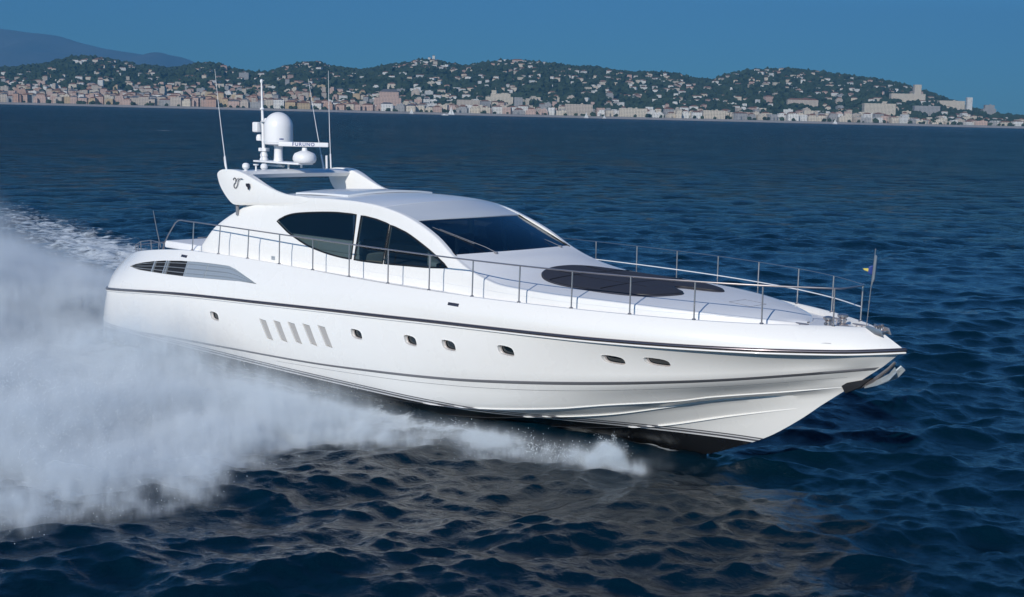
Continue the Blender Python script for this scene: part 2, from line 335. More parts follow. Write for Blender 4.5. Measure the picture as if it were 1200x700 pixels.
# portholes, slots, grille
for sgn in (-1, 1):
    for c in PORTS:
        fr = MB(); P = port_poly(*c, 1.02); Q = port_poly(*c, 1.13)
        fr.grid([[(x, sgn*(hull_y(x, z)-.004), z) for x, z in Q+Q[:1]], [(x, sgn*(hull_y(x, z)+.010), z) for x, z in [((a[0]+b[0])/2, (a[1]+b[1])/2) for a, b in zip(P+P[:1], Q+Q[:1])]], [(x, sgn*(hull_y(x, z)-.005), z) for x, z in P+P[:1]]])
        po = fr.build('porthole', M_white, yacht, angle=60)
        g = MB(); g.prism(port_poly(*c, .985), lambda x, z: sgn*(hull_y(x, z)-.118), lambda x, z: sgn*(hull_y(x, z)-.105)); g.build('porthole_glass', M_glass, po)
        g = MB(); A, B = port_poly(*c, .80), port_poly(*c, .995)
        g.grid([[(x, sgn*(hull_y(x, z)-.085), z) for x, z in A+A[:1]], [(x, sgn*(hull_y(x, z)-.088), z) for x, z in B+B[:1]]]); g.build('porthole_frame', M_chrome, po)
    for x, z in SLOTS:
        va = MB(); q = slot_poly(x, z); e = .012
        pl = [(q[0][0]+e, q[0][1]-e), (q[1][0]-.065, q[1][1]-e), (q[2][0]-.065, q[2][1]+e), (q[3][0]+e, q[3][1]+e)]
        dep = [.03, .06, .06, .03]; m_ = MB()
        a = [(px, sgn*(hull_y(px, pz)-d), pz) for (px, pz), d in zip(pl, dep)]; b = [(px, sgn*(hull_y(px, pz)-d-.015), pz) for (px, pz), d in zip(pl, dep)]
        m_.v = a+b; m_.f = [(0, 1, 2, 3), (7, 6, 5, 4), (0, 4, 5, 1), (1, 5, 6, 2), (2, 6, 7, 3), (3, 7, 4, 0)]; m_.m = [0]*6
        so_ = m_.build('hull_air_slot', mat('slot_vane', (.36, .35, .34), .55) if 'slot_vane' not in bpy.data.materials else bpy.data.materials['slot_vane'], yacht)
        d_ = MB(); d_.prism([(px+(0.006 if i in (0, 3) else -.006), pz) for i, (px, pz) in enumerate(q)], lambda xx, zz: sgn*(hull_y(xx, zz)-.083), lambda xx, zz: sgn*(hull_y(xx, zz)-.079)); d_.build('slot_backing', M_dark, so_)
    # louvred engine-room grille
    top = tab([(p_[0], p_[1]) for p_ in VENT[:12]]); bot = tab([(1.62, 2.49)]+[(p_[0], p_[1]) for p_ in VENT[:11:-1]]+[(8.72, 2.73)])
    gr = MB(); rr = []
    for x in np.linspace(1.66, 8.66, 70):
        za, zb = bot(x)+.002, max(top(x)-.002, bot(x)+.004); rr.append([(x, sgn*(hull_y(x, z)-.066), z) for z in np.linspace(za, zb, 8)])
    gr.grid(rr)
    grille = gr.build('engine_room_grille', M_dark, yacht)
    for k in range(3):
        f_ = (k+.75)/3.3; m_ = MB(); rr = []
        for x in np.linspace(1.75, 8.5, 60):
            z = bot(x)+.0+(top(x)-bot(x))*f_; hh = min(.018, (top(x)-bot(x))*.09)
            y0 = hull_y(x, z)
            rr.append([(x, sgn*(y0-.012), z-hh*.6), (x, sgn*(y0-.008), z+.003-hh*.6), (x, sgn*(y0-.05), z+hh*.5), (x, sgn*(y0-.055), z+hh*.1)])
        m_.grid(rr, closed=True); m_.build('louvre', M_grille, grille, angle=20)
    for xx, ww in ((3.15, .07), (3.85, .05), (3.98, .04), (5.05, .05), (6.1, .02)):
        m_ = MB(); m_.prism([(xx, bot(xx)), (xx+ww, bot(xx)), (xx+ww, top(xx)), (xx, top(xx))], lambda x, z: sgn*(hull_y(x, z)-.07), lambda x, z: sgn*(hull_y(x, z)-.004)); m_.build('grille_divider', M_grille, grille)
    pa = [(x, z) for x, z in VENT if x > 5.2 and z > 2.7]; pb = [(x, z) for x, z in VENT if x > 5.19 and z <= 2.725]
    m_ = MB(); m_.prism([(5.1, bot(5.1)+.005), (5.1, top(5.1)-.005)]+[(x, z-.004) for x, z in pa if x < 8.7 and z > 2.725]+[(8.62, 2.737)]+[(x, z+.004) for x, z in pb if x < 8.6], lambda x, z: sgn*(hull_y(x, z)-.064), lambda x, z: sgn*(hull_y(x, z)-.025))
    m_.build('grille_panel', M_grille, grille)
    # flush mooring openings in the bulwark
    for x, z in ((4.77, 3.10), (16.27, 3.06)):
        m_ = MB(); m_.prism([(x-.17, z-.03), (x+.17, z-.035), (x+.17, z+.035), (x-.17, z+.035)], lambda a, b: sgn*(hull_y(a, b)-.03), lambda a, b: sgn*(hull_y(a, b)+.008)); m_.build('mooring_fairlead', M_rub, yacht, bevel=.006)

# ------------------------------------------------------------------ deck
db = MB(); rr = []
for t in TS[2:-2]:
    x = 25.05*t; b = max(.02, Gb(x)-.10); z = Gz(x)-.122
    rr.append([(x, y*b, z+.03*(1-y*y)) for y in np.linspace(-1, 1, 13)])
db.grid(rr); deck = db.build('deck', M_deck, yacht)

# ------------------------------------------------------------------ cabin + trunk
tr = tab([(4.6, 2.13), (8, 2.16), (12, 2.19), (14.5, 2.22), (16, 2.30), (17.4, 2.42), (18.5, 2.42), (19.5, 2.28), (20.7, 2.02), (21.9, 1.55), (22.8, 1.02), (23.3, .55), (23.55, 0.02)])
zE = tab([(4.62, 3.18), (4.8, 3.36), (5.03, 3.6), (5.33, 3.92), (5.96, 4.30), (6.3, 4.46), (6.55, 4.57), (6.75, 4.66), (7.1, 4.78), (7.5, 4.9), (8.1, 5.0), (9, 5.02), (10.5, 5.06), (11.2, 5.06), (12.1, 5.02), (13.0, 4.89), (13.76, 4.68), (14.5, 4.39), (15.22, 4.0), (15.7, 3.80), (16.3, 3.63), (17, 3.52), (18, 3.49), (20, 3.47), (21.5, 3.42), (22.5, 3.36), (23.2, 3.30), (23.55, 3.22)])
def side_y(x, z):
    base = tr(x); u = max(0, min(1, (z-3.55)/1.15)); return base-(.22*u)*float(1-sstep(x, 15.3, 17))-.03*max(0, z-3.2)*float(sstep(x, 15, 17))
XS = np.concatenate([np.linspace(4.62, 8, 26)[:-1], np.linspace(8, 15, 40)[:-1], np.linspace(15, 23.55, 60)])
# outlines of the side windows in (x, z)
def smooth_poly(P, k=5, corners=()):
    out_ = []; n_ = len(P)
    for i in range(n_):
        a, b, c, d = [P[(i+j-1) % n_] for j in range(4)]
        for s in range(k):
            t = s/k
            if i in corners or (i+1) % n_ in corners:
                out_.append((b[0]+(c[0]-b[0])*t, b[1]+(c[1]-b[1])*t)); continue
            q = [.5*((2*b[e])+(-a[e]+c[e])*t+(2*a[e]-5*b[e]+4*c[e]-d[e])*t*t+(-a[e]+3*b[e]-3*c[e]+d[e])*t**3) for e in (0, 1)]
            out_.append(tuple(q))
    return out_
wA = smooth_poly([(8.26, 4.33), (8.56, 4.46), (9.02, 4.57), (9.91, 4.66), (10.77, 4.71), (11.49, 4.71), (11.55, 3.61), (11.19, 3.62), (10.66, 3.66), (10.12, 3.73), (9.56, 3.84), (8.77, 4.09)], 4, (0, 5, 6))
wB = smooth_poly([(11.70, 4.70), (12.29, 4.645), (12.79, 4.56), (12.77, 3.61), (11.68, 3.605)], 4, (0, 2, 3, 4))
wC = smooth_poly([(12.86, 4.545), (13.45, 4.41), (14.11, 4.17), (14.6, 3.965), (15.10, 3.73), (14.51, 3.68), (13.76, 3.65), (12.84, 3.615)], 4, (0, 4, 7))
from mathutils.geometry import delaunay_2d_cdt
def pip(x, z, P):
    ins = False; n_ = len(P)
    for i in range(n_):
        (x0, z0), (x1, z1) = P[i], P[(i+1) % n_]
        if (z0 > z) != (z1 > z) and x < (x1-x0)*(z-z0)/(z1-z0)+x0: ins = not ins
    return ins
WIN = [wA, wB, wC]
pts2 = [(x, 3.05) for x in XS]+[(x, zE(x)-.05) for x in XS[::-1]]; edg = [(i, (i+1) % len(pts2)) for i in range(len(pts2))]
for P in WIN:
    b_ = len(pts2); pts2 += list(P); edg += [(b_+i, b_+(i+1) % len(P)) for i in range(len(P))]
for x in np.arange(4.9, 23.4, .16):
    for z in np.arange(3.17, zE(x)-.12, .13): pts2.append((x+.03*((z*10) % 2), z))
cv, ce, cf, _a, _b, _c = delaunay_2d_cdt([Vector(q) for q in pts2], edg, [], 0, 1e-5)
OUT_ = [(x, 3.05) for x in XS]+[(x, zE(x)-.05) for x in XS[::-1]]
cf = [f for f in cf if (lambda c: pip(c[0], c[1], OUT_) and not any(pip(c[0], c[1], P) for P in WIN))((sum(cv[i][0] for i in f)/len(f), sum(cv[i][1] for i in f)/len(f)))]
for sgn in (-1, 1):
    mb = MB(); mb.v = [(q[0], sgn*side_y(q[0], q[1]), q[1]) for q in cv]; mb.f = [tuple(f) for f in cf]; mb.m = [0]*len(cf)
    rr = []
    for x in XS:
        ze = zE(x); r = [(x, sgn*side_y(x, ze-.05), ze-.05)]; ye = side_y(x, ze)
        for a in (25, 50, 70, 90): r.append((x, sgn*max(0, ye-.05*(1-math.cos(math.radians(a)))), ze-.05+.05*math.sin(math.radians(a))))
        r.append((x, sgn*max(0, ye-.14), ze+.004)); r.append((x, sgn*max(0, ye-.14), ze-(.12 if x > 12.4 else .16)))
        rr.append(r)
    mb.grid(rr)
    # rounded return of the after edge and reveals of the window openings
    mb.grid([[(4.62, sgn*side_y(4.62, z), z), (4.62, sgn*(side_y(4.62, z)-.1), z)] for z in (3.05, 3.13)])
    for P in WIN: mb.grid([[(x, sgn*side_y(x, z), z), (x, sgn*(side_y(x, z)-.05), z)] for x, z in P+P[:1]])
    mb.build('cabin_side', M_white, yacht, angle=40, merge=.002)
# foredeck trunk top and cowl
zc = tab([(15.3, 4.00), (15.8, 3.93), (16.4, 3.80), (17, 3.70), (18, 3.62), (20, 3.56), (21.5, 3.51), (22.3, 3.46), (22.75, 3.42), (23.1, 3.34), (23.55, 3.2)])
mb = MB(); rr = []
for x in np.linspace(15.15, 23.5, 70):
    e = max(.0, side_y(x, zE(x))-.11); r = []
    for y in np.linspace(-1, 1, 21):
        f = 1-abs(y)**2.4; xx = x+.30*(1-y*y)*float(1-sstep(x, 15.15, 16.6))
        z0 = min(zE(x)-.0, 4.02); r.append((xx, y*e, z0+(max(zc(x), z0+.03)-z0)*f))
    rr.append(r)
mb.grid(rr); mb.build('foredeck_trunk', M_deck, yacht, angle=40)
# coach-roof mouldings: fine lines along the trunk side
for zz in (3.36,):
    for sgn in (-1, 1):
        mb = MB(); mb.tube([(x, sgn*(side_y(x, zz)+.001), zz+.0) for x in np.linspace(9, 22.6, 90)], .007, k=6); mb.build('trunk_moulding', M_deck, yacht)

# roof
RS = [(6.2, 4.62, 5.95, 4.86), (7.4, 4.90, 7.2, 4.98), (8.2, 4.99, 8.15, 5.05), (9.5, 5.03, 9.5, 5.13), (11, 5.06, 11.05, 5.18), (12.0, 5.03, 12.2, 5.16), (12.5, 4.98, 12.9, 5.10)]
RB = [(12.51, 4.975, 12.91, 5.095), (12.9, 4.90, 13.25, 4.97), (13.25, 4.81, 13.55, 4.86), (13.56, 4.725, 13.80, 4.745)]
def dense(T, k=4):
    T = np.array(T); idx = np.arange(len(T)); fs = [tab(list(zip(idx, T[:, c]))) for c in range(4)]
    return [[f(i) for f in fs] for i in np.linspace(0, len(T)-1, (len(T)-1)*k+1)]
def cross(T, yb, n=21, p=2.2):
    rr = []
    for xs_, zs_, xc_, zc_ in T:
        b = yb(xs_, zs_); r = []
        for y in np.linspace(-1, 1, n):
            f = 1-abs(y)**p; r.append((xs_+(xc_-xs_)*(1-y*y), y*b, zs_+(zc_-zs_)*f))
        rr.append(r)
    return rr
def thick(mb, rows_, t=.06):
    top_ = rows_; bot_ = [[(x, y, z-t) for x, y, z in r] for r in rows_]
    mb.grid(top_); mb.grid(bot_, flip=True)
    mb.grid([top_[0], bot_[0]]); mb.grid([top_[-1], bot_[-1]]); mb.grid([[r[0] for r in top_], [r[0] for r in bot_]]); mb.grid([[r[-1] for r in top_], [r[-1] for r in bot_]])
ybr = lambda x, z: side_y(x, z)-.07
mb = MB(); thick(mb, cross(dense(RS), ybr), .07); roof = mb.build('hardtop_roof', M_roofg, yacht, angle=30)
mb = MB(); mb.grid([[(xx_, y, 5.065-.02*(y/1.7)**2+.012*(xx_ > 8.3)+dz) for xx_, dz in ((8.27, .0), (8.40, .0), (8.40, .055))] for y in np.linspace(-1.1, 1.75, 16)]); mb.build('sunroof_gap_shade', M_dark, roof)  # dark strip: shade of the gap behind the sunroof panel, put in as colour
mb = MB(); thick(mb, cross(dense(RB), ybr), .07); mb.build('roof_brow', M_brow, yacht, angle=30)
# sliding sunroof panel
mb = MB(); SR = [(8.4, 5.09, 8.42, 5.15), (9.3, 5.13, 9.35, 5.195), (10.6, 5.15, 10.7, 5.235)]
thick(mb, cross(dense(SR), lambda x, z: 1.5), .05); mb.build('sunroof_panel', M_roofg, roof, angle=30)
# windscreen
WS = [(13.56, 4.700, 13.80, 4.725), (14.4, 4.36, 14.68, 4.37), (15.22, 3.985, 15.50, 3.965)]
mb = MB(); mb.grid(cross(dense(WS, 6), lambda x, z: side_y(x, z)-.12, p=3)); wsc = mb.build('windscreen', M_tint, yacht, angle=40)
for sgn in (-1, 1):     # black gasket down the sides
    mb = MB(); pth = [(a[0], sgn*(side_y(a[0], a[1])-.135), a[1]+.008) for a in dense(WS, 6)]; mb.tube(pth, .022, k=8); mb.build('windscreen_gasket', M_gasket, wsc)
mb = MB(); pth = [(15.22+.29*(1-y*y), y*1.93, 3.99-.015*(1-y*y)) for y in np.linspace(-1, 1, 25)]; mb.tube(pth, .02, k=8); mb.build('windscreen_gasket', M_gasket, wsc)
def wsz(x, y):
    # height of the glass at (x,y)
    a = 1-(y/1.95)**2; lo = None
    T = dense(WS, 6); xs_ = [q[0]+(q[2]-q[0])*a for q in T]; zs_ = [q[1]+(q[3]-q[1])*a for q in T]
    return float(np.interp(x, xs_, zs_))
for y0, y1 in ((-.95, -.55), (1.55, .95)):
    wp = MB(); p0 = Vector((15.55-.1*y0*y0, y0, 3.995)); wp.lathe([(.05, -.03), (.05, .03), (.03, .05)], tuple(p0+Vector((0, 0, .02))), k=12)
    tipx, tipy = (14.15, y0-.62) if y0 < 0 else (14.95, y0-.20)
    wp.tube([tuple(p0+Vector((0, 0, .05))), (15.2, y0-.1, wsz(15.2, y0)+.07), ((14.7, y0-.35, wsz(14.7, y0-.35)+.035) if y0 < 0 else (15.1, y0-.14, wsz(15.1, y0-.14)+.05)), (tipx, tipy, wsz(tipx, tipy)+.025)], [.010, .009, .007, .005], k=6)
    if y0 < 0: wp.tube([(14.95, y0-.22, wsz(14.95, y0-.2)+.02), (tipx-.15, tipy-.1, wsz(tipx-.15, tipy-.1)+.015)], .006, k=5)
    wp.build('windscreen_wiper', M_stripe, yacht)

# side windows
def inset(P, d):
    c = np.mean(np.array(P), 0); out_ = []; n_ = len(P)
    ar = sum(P[i][0]*P[(i+1) % n_][1]-P[(i+1) % n_][0]*P[i][1] for i in range(n_)); sg = 1 if ar > 0 else -1
    for i in range(n_):
        a, b = P[i-1], P[(i+1) % n_]; t = Vector((b[0]-a[0], b[1]-a[1]))
        t = t.normalized() if t.length > 1e-6 else Vector((1, 0)); nn = Vector((-t.y, t.x))*sg; out_.append((P[i][0]+nn.x*d, P[i][1]+nn.y*d))
    return out_
def curved_patch(P, sgn, off, fn=side_y, nz=10):
    """closed polygon filled as horizontal slices so that it follows the side"""
    zs_ = [q[1] for q in P]; z0, z1 = min(zs_)+1e-4, max(zs_)-1e-4; rows_ = []
    for z in np.linspace(z0, z1, nz):
        xs_ = []
        for i in range(len(P)):
            a, b = P[i], P[(i+1) % len(P)]
            if (a[1]-z)*(b[1]-z) <= 0 and abs(a[1]-b[1]) > 1e-9: xs_.append(a[0]+(b[0]-a[0])*(z-a[1])/(b[1]-a[1]))
        if len(xs_) < 2: continue
        xa, xb = min(xs_), max(xs_); rows_.append([(x, sgn*(fn(x, z)+off), z) for x in np.linspace(xa, xb, 22)])
    return rows_
for sgn in (-1, 1):
    for P in (wA, wB, wC):
        mb = MB(); mb.grid(curved_patch(P, sgn, -.012, nz=22)); wdw = mb.build('side_window', M_tint, yacht, angle=60)
        fr = MB(); O = inset(P, -.028); I = inset(P, .010)
        fr.grid([[(x, sgn*(side_y(x, z)-.002), z) for x, z in O+O[:1]], [(x, sgn*(side_y(x, z)+.012), z) for x, z in O+O[:1]], [(x, sgn*(side_y(x, z)+.012), z) for x, z in I+I[:1]], [(x, sgn*(side_y(x, z)+.0), z) for x, z in I+I[:1]]])
        fr.build('window_frame', M_gasket, wdw, angle=30)
    mb = MB(); mb.prism([(8.2, 3.28), (8.36, 3.28), (8.36, 3.38), (8.2, 3.38)], lambda x, z: sgn*(side_y(x, z)-.01), lambda x, z: sgn*(side_y(x, z)+.01)); mb.build('shore_socket', M_grille, yacht, bevel=.005)

# fins carrying the radar arch
FIN = [(5.61, 5.50), (5.72, 5.57), (5.9, 5.61), (6.31, 5.62), (6.63, 5.59), (7.0, 5.49), (7.42, 5.34), (7.8, 5.21), (8.19, 5.11), (8.7, 5.05), (9.5, 5.03), (9.5, 4.93), (8.93, 4.80), (8.2, 4.72), (7.4, 4.68), (6.7, 4.66), (6.45, 4.66), (6.3, 4.70), (6.1, 4.82), (5.89, 4.99), (5.74, 5.15), (5.65, 5.30), (5.60, 5.42)]
def fin_y(x, z): return 2.12+.0*x-.03*(z-5)+.06*float(1-sstep(z, 4.65, 5.0))*0
for sgn in (-1, 1):
    mb = MB(); f0 = lambda x, z: sgn*((fin_y(x, z)*(1-float(sstep(x, 6.6, 8.2)))+(side_y(x, z)+.004)*float(sstep(x, 6.6, 8.2))) if z > 4.9 or x < 6.6 else max(side_y(x, z)+.004, fin_y(x, z)*(1-float(sstep(x, 6.6, 8.2)))))
    mb.prism(smooth_poly(FIN, 3, ()), f0, lambda x, z: sgn*(1.86+.0*(z-5)))
    fin = mb.build('arch_fin', M_white, yacht, bevel=.012, angle=45)
    if sgn < 0:
        em = MB(); yy = lambda x, z: -(fin_y(x, z)+.006)
        pts = [(6.40, 5.34), (6.44, 5.40), (6.50, 5.36), (6.48, 5.26), (6.42, 5.22), (6.43, 5.14), (6.50, 5.12), (6.58, 5.20), (6.62, 5.32), (6.70, 5.385), (6.80, 5.38)]
        em.tube([(x, yy(x, z), z) for x, z in smooth_poly(pts, 4, ())[:-4]], .011, k=5)
        em.tube([(x, yy(x, z), z) for x, z in [(6.52, 5.31), (6.58, 5.38), (6.66, 5.40)]], .008, k=5)
        em.build('emblem', M_ink, fin)
        m_ = MB(); m_.prism([(6.97, 5.27), (7.10, 5.28), (7.13, 5.18), (7.08, 5.10), (7.05, 5.17), (6.99, 5.2)], lambda x, z: -(fin_y(x, z)+.012), lambda x, z: -(fin_y(x, z)-.02)); m_.build('navigation_light', M_ink, fin)
mb = MB(); rr = []      # cross beam of the arch
for y in np.linspace(-1.95, 1.95, 21):
    z0 = 5.50+.015*(1-(y/1.95)**2)
    rr.append([(5.72, y, z0+.02), (5.85, y, z0+.075), (6.2, y, z0+.09), (6.5, y, z0+.065), (6.64, y, z0-.01), (6.52, y, z0-.12), (6.1, y, z0-.12), (5.8, y, z0-.05)])
mb.grid(rr, closed=True); mb.fan(rr[0]); mb.fan(rr[-1]); arch = mb.build('arch_beam', M_roofg, yacht, angle=40)
for sgn in (-1, 1):
    mb = MB(); mb.tube([(6.42, sgn*2.0, 4.36), (6.41, sgn*2.0, 4.72)], .05, k=12); mb.build('fin_support', M_stripe, yacht)
# saloon and helm seen through the tinted glass
M_cream = mat('cream_leather', (.55, .50, .42), .6); M_wood = mat('dark_joinery', (.06, .035, .02), .4); M_carpet = mat('grey_carpet', (.10, .10, .11), .9)
mb = MB(); mb.box((10.7, 0, 3.24), (8.8, 3.9, .06)); mb.build('saloon_floor', M_carpet, yacht)
mb = MB(); rr = [[(14.3, y, 3.3), (14.35, y, 3.72), (14.75, y, 3.86), (15.3+.25*(1-(y/1.85)**2), y, 3.90)] for y in np.linspace(-1.85, 1.85, 15)]; mb.grid(rr); mb.build('dashboard', M_wood, yacht)
mb = MB(); mb.lathe([(.19, -.015), (.205, 0), (.19, .015), (.175, 0)], (14.2, -.8, 3.85), k=20, axis='X'); mb.tube([(14.2, -.98, 3.85), (14.2, -.62, 3.85)], .012, k=6); mb.build('steering_wheel', M_gasket, yacht)
for y in (-.85, .1):
    mb = MB(); mb.box((13.55, y, 3.55), (.5, .6, .16)); mb.box((13.32, y, 3.9), (.14, .58, .75)); mb.build('helm_seat', M_cream, yacht, bevel=.05, seg=3)
for sgn in (-1, 1):
    mb = MB(); mb.box((9.9, sgn*1.35, 3.5), (3.2, .8, .4)); mb.box((9.9, sgn*1.68, 3.82), (3.2, .18, .35)); mb.build('saloon_sofa', M_cream, yacht, bevel=.06, seg=3)
mb = MB(); mb.box((12.2, 1.3, 3.65), (1.0, .7, .8)); mb.build('saloon_cabinet', M_wood, yacht, bevel=.02)
# after bulkhead, cockpit and aft sunpad
mb = MB(); mb.box((6.65, 0, 3.9), (.08, 3.9, 1.4)); mb.build('cockpit_bulkhead', M_white, yacht, bevel=.01)
mb = MB(); mb.box((6.60, 0, 3.85), (.04, 2.4, 1.2)); mb.build('cockpit_door', M_glass, yacht, bevel=.01)
mb = MB(); mb.box((2.7, .2, 3.10), (2.4, 2.9, .22)); mb.build('aft_sunpad', M_deck, yacht, bevel=.06, seg=3)
mb = MB(); mb.box((4.35, .2, 3.20), (.55, 3.0, .26)); mb.build('cockpit_seat', mat('seat_vinyl', (.5, .53, .58), .6), yacht, bevel=.07, seg=3)

# ------------------------------------------------------------------ sunpad on the foredeck
PADO = [(16.72, 0), (16.78, .5), (17.0, 1.0), (17.5, 1.42), (18.3, 1.62), (19.2, 1.62), (20.0, 1.45), (20.6, 1.1), (20.85, .80), (20.72, .55), (20.1, .32), (20.0, .12), (20.2, -.05), (20.6, -.35), (20.6, -.7), (20.35, -1.2), (19.8, -1.5), (19.0, -1.62), (18.2, -1.6), (17.5, -1.42), (17.0, -1.0), (16.78, -.5)]
def trunk_z(x, y):
    e = max(.05, side_y(x, zE(x))-.11); f = 1-min(1, abs(y)/e)**2.4; z0 = min(zE(x), 4.02); return z0+(max(zc(x), z0+.03)-z0)*f
PS = smooth_poly(PADO, 5, ()); c0 = np.array([18.8, 0.0])
mb = MB(); rings = []
for s, dz in ((1.0, -.02), (1.0, .025), (.985, .045), (.95, .058), (.8, .062), (.6, .066), (.4, .068), (.2, .07), (.02, .07)):
    rings.append([(c0[0]+(x-c0[0])*s, y*s, trunk_z(c0[0]+(x-c0[0])*s, y*s)+dz) for x, y in PS])
mb.grid(rings, closed=True); mb.build('sunpad_cover', M_pad, yacht, angle=50)
for x_ in (17.7, 19.2):
    for y_ in (0,):
        mb = MB(); mb.tube([(x_, y, trunk_z(x_, y)+.071) for y in np.linspace(-1.5, 1.5, 20)], .008, k=5); mb.build('cover_seam', M_gasket, yacht)
for s_ in (.985,):
    mb = MB(); R_ = [(c0[0]+(x-c0[0])*s_, y*s_, trunk_z(c0[0]+(x-c0[0])*s_, y*s_)+.040) for x, y in PS]; mb.tube(R_+R_[:1], .012, k=6); mb.build('cover_hem', M_gasket, yacht)
for y_ in (-.55, .55):
    mb = MB(); mb.tube([(x_, y_*(1-.08*(x_-18.8)/2), trunk_z(x_, y_)+.068) for x_ in np.linspace(17.0, 19.7, 24)], .007, k=5); mb.build('cover_seam', M_gasket, yacht)
mb = MB(); fh = [(21.75, -.3), (21.75, .3), (22.3, .3), (22.3, -.3), (21.75, -.3)]; mb.tube([(a+(b-a)*t, c+(d-c)*t, trunk_z(a+(b-a)*t, c+(d-c)*t)+.001) for (a, c), (b, d) in zip(fh[:-1], fh[1:]) for t in np.linspace(0, 1, 6)], .006, k=5); mb.build('hatch_joint', M_stripe, yacht)
# windlass, cleats, fairlead, anchor
for y in (-.30, .26):
    mb = MB(); b0 = (24.15, y, 3.22)
    mb.lathe([(.12, 0), (.12, .05), (.07, .07), (.065, .16), (.11, .20), (.11, .24), (.05, .26)], b0, k=20); mb.lathe([(.03, -.13), (.03, .13)], (24.15, y, 3.34), k=8, axis='Y'); mb.build('windlass', M_chrome, yacht)
for x, y in ((23.75, -.62), (23.75, .62), (24.55, -.22), (24.55, .22)):
    mb = MB()
    for dx in (-.06, .06): mb.tube([(x+dx, y, 3.2), (x+dx, y, 3.30)], .016, k=8)
    mb.tube([(x-.15, y, 3.31), (x-.06, y, 3.305), (x+.06, y, 3.305), (x+.15, y, 3.31)], [.01, .018, .018, .01], k=8); mb.build('mooring_cleat', M_chrome, yacht)
mb = MB(); mb.box((25.05, 0, 3.26), (.42, .30, .05)); fl = mb.build('bow_fairlead', M_chrome, yacht, bevel=.01)
for y in (-.11, 0, .11):
    mb = MB(); mb.lathe([(.02, -.07), (.045, -.06), (.03, 0), (.045, .06), (.02, .07)], (25.05+.06, y, 3.33), k=12); mb.build('fairlead_roller', M_chrome, fl)
for sgn in (-1, 1):
    mb = MB(); mb.prism([(24.86, 3.24), (25.3, 3.20), (25.24, 3.33), (24.92, 3.38)], sgn*.15, sgn*.17); mb.build('fairlead_cheek', M_chrome, fl, bevel=.004)
# anchor in its stem pocket
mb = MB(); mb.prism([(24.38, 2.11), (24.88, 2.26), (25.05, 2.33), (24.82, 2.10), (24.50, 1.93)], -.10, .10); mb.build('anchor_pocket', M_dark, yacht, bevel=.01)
an = MB()
an.tube([(24.72, 0, 2.06), (25.05, 0, 2.26), (25.38, 0, 2.56), (25.50, 0, 2.70)], [.035, .04, .035, .03], k=8)
anchor = an.build('anchor', M_chrome, yacht)
for sgn in (-1, 1):
    m_ = MB(); A = [(24.86, 0, 2.10), (25.18, sgn*.09, 2.22), (25.46, sgn*.17, 2.37), (25.62, sgn*.17, 2.56), (25.56, sgn*.12, 2.63), (25.42, sgn*.06, 2.47), (25.1, 0, 2.27)]
    B = [(x+.015, y*1.02, z-.02) for x, y, z in A]; nn = len(A); m_.v = A+B
    m_.f = [tuple(range(nn)), tuple(range(nn, 2*nn))[::-1]]+[(i, (i+1) % nn, nn+(i+1) % nn, nn+i) for i in range(nn)]; m_.m = [0]*len(m_.f)
    m_.build('anchor_fluke', mat('galvanised_steel', (.50, .55, .57), .4, metal=.5, var=.2, vscale=12) if sgn < 0 else bpy.data.materials['galvanised_steel'], anchor, smooth=False)
# bow staff with burgee
mb = MB(); mb.tube([(24.83, 0, 3.28), (24.88, 0, 4.1), (24.93, 0, 4.86)], [.010, .008, .007], k=8); mb.lathe([(.0, 0), (.012, .01), (.012, .03), (0, .045)], (24.93, 0, 4.85), k=10); st = mb.build('bow_flagstaff', M_chrome, yacht)
def cloth(p0, du, dv, nu, nv, name, m, parent, amp=.03, taper=0.0):
    mb = MB(); rr = []
    for i in range(nu+1):
        u = i/nu; r = []
        for j in range(nv+1):
            v = (j/nv-.5)*(1-taper*u)+.5; p = Vector(p0)+Vector(du)*u+Vector(dv)*v
            p += Vector((.3, 1, 0))*amp*math.sin(u*7+v*1.5)*u; r.append(tuple(p))
        rr.append(r)
    mb.grid(rr); o = mb.build(name, m, parent, recalc=False); o.modifiers.new('t', 'SOLIDIFY').thickness = .004; return o
cloth((24.885, .012, 4.14), (.022, .035, .02), (.03, .0, .66), 5, 10, 'pennant', M_grille, st, .02, .25)
cloth((24.90, -.02, 4.36), (-.07, -.06, .0), (.01, 0, .20), 5, 6, 'blue_patch', M_blue, st, .01, .3)
cloth((24.86, -.01, 4.40), (-.17, -.04, .03), (0, 0, .09), 6, 3, 'burgee_tail', M_yellow, st, .02, .85)

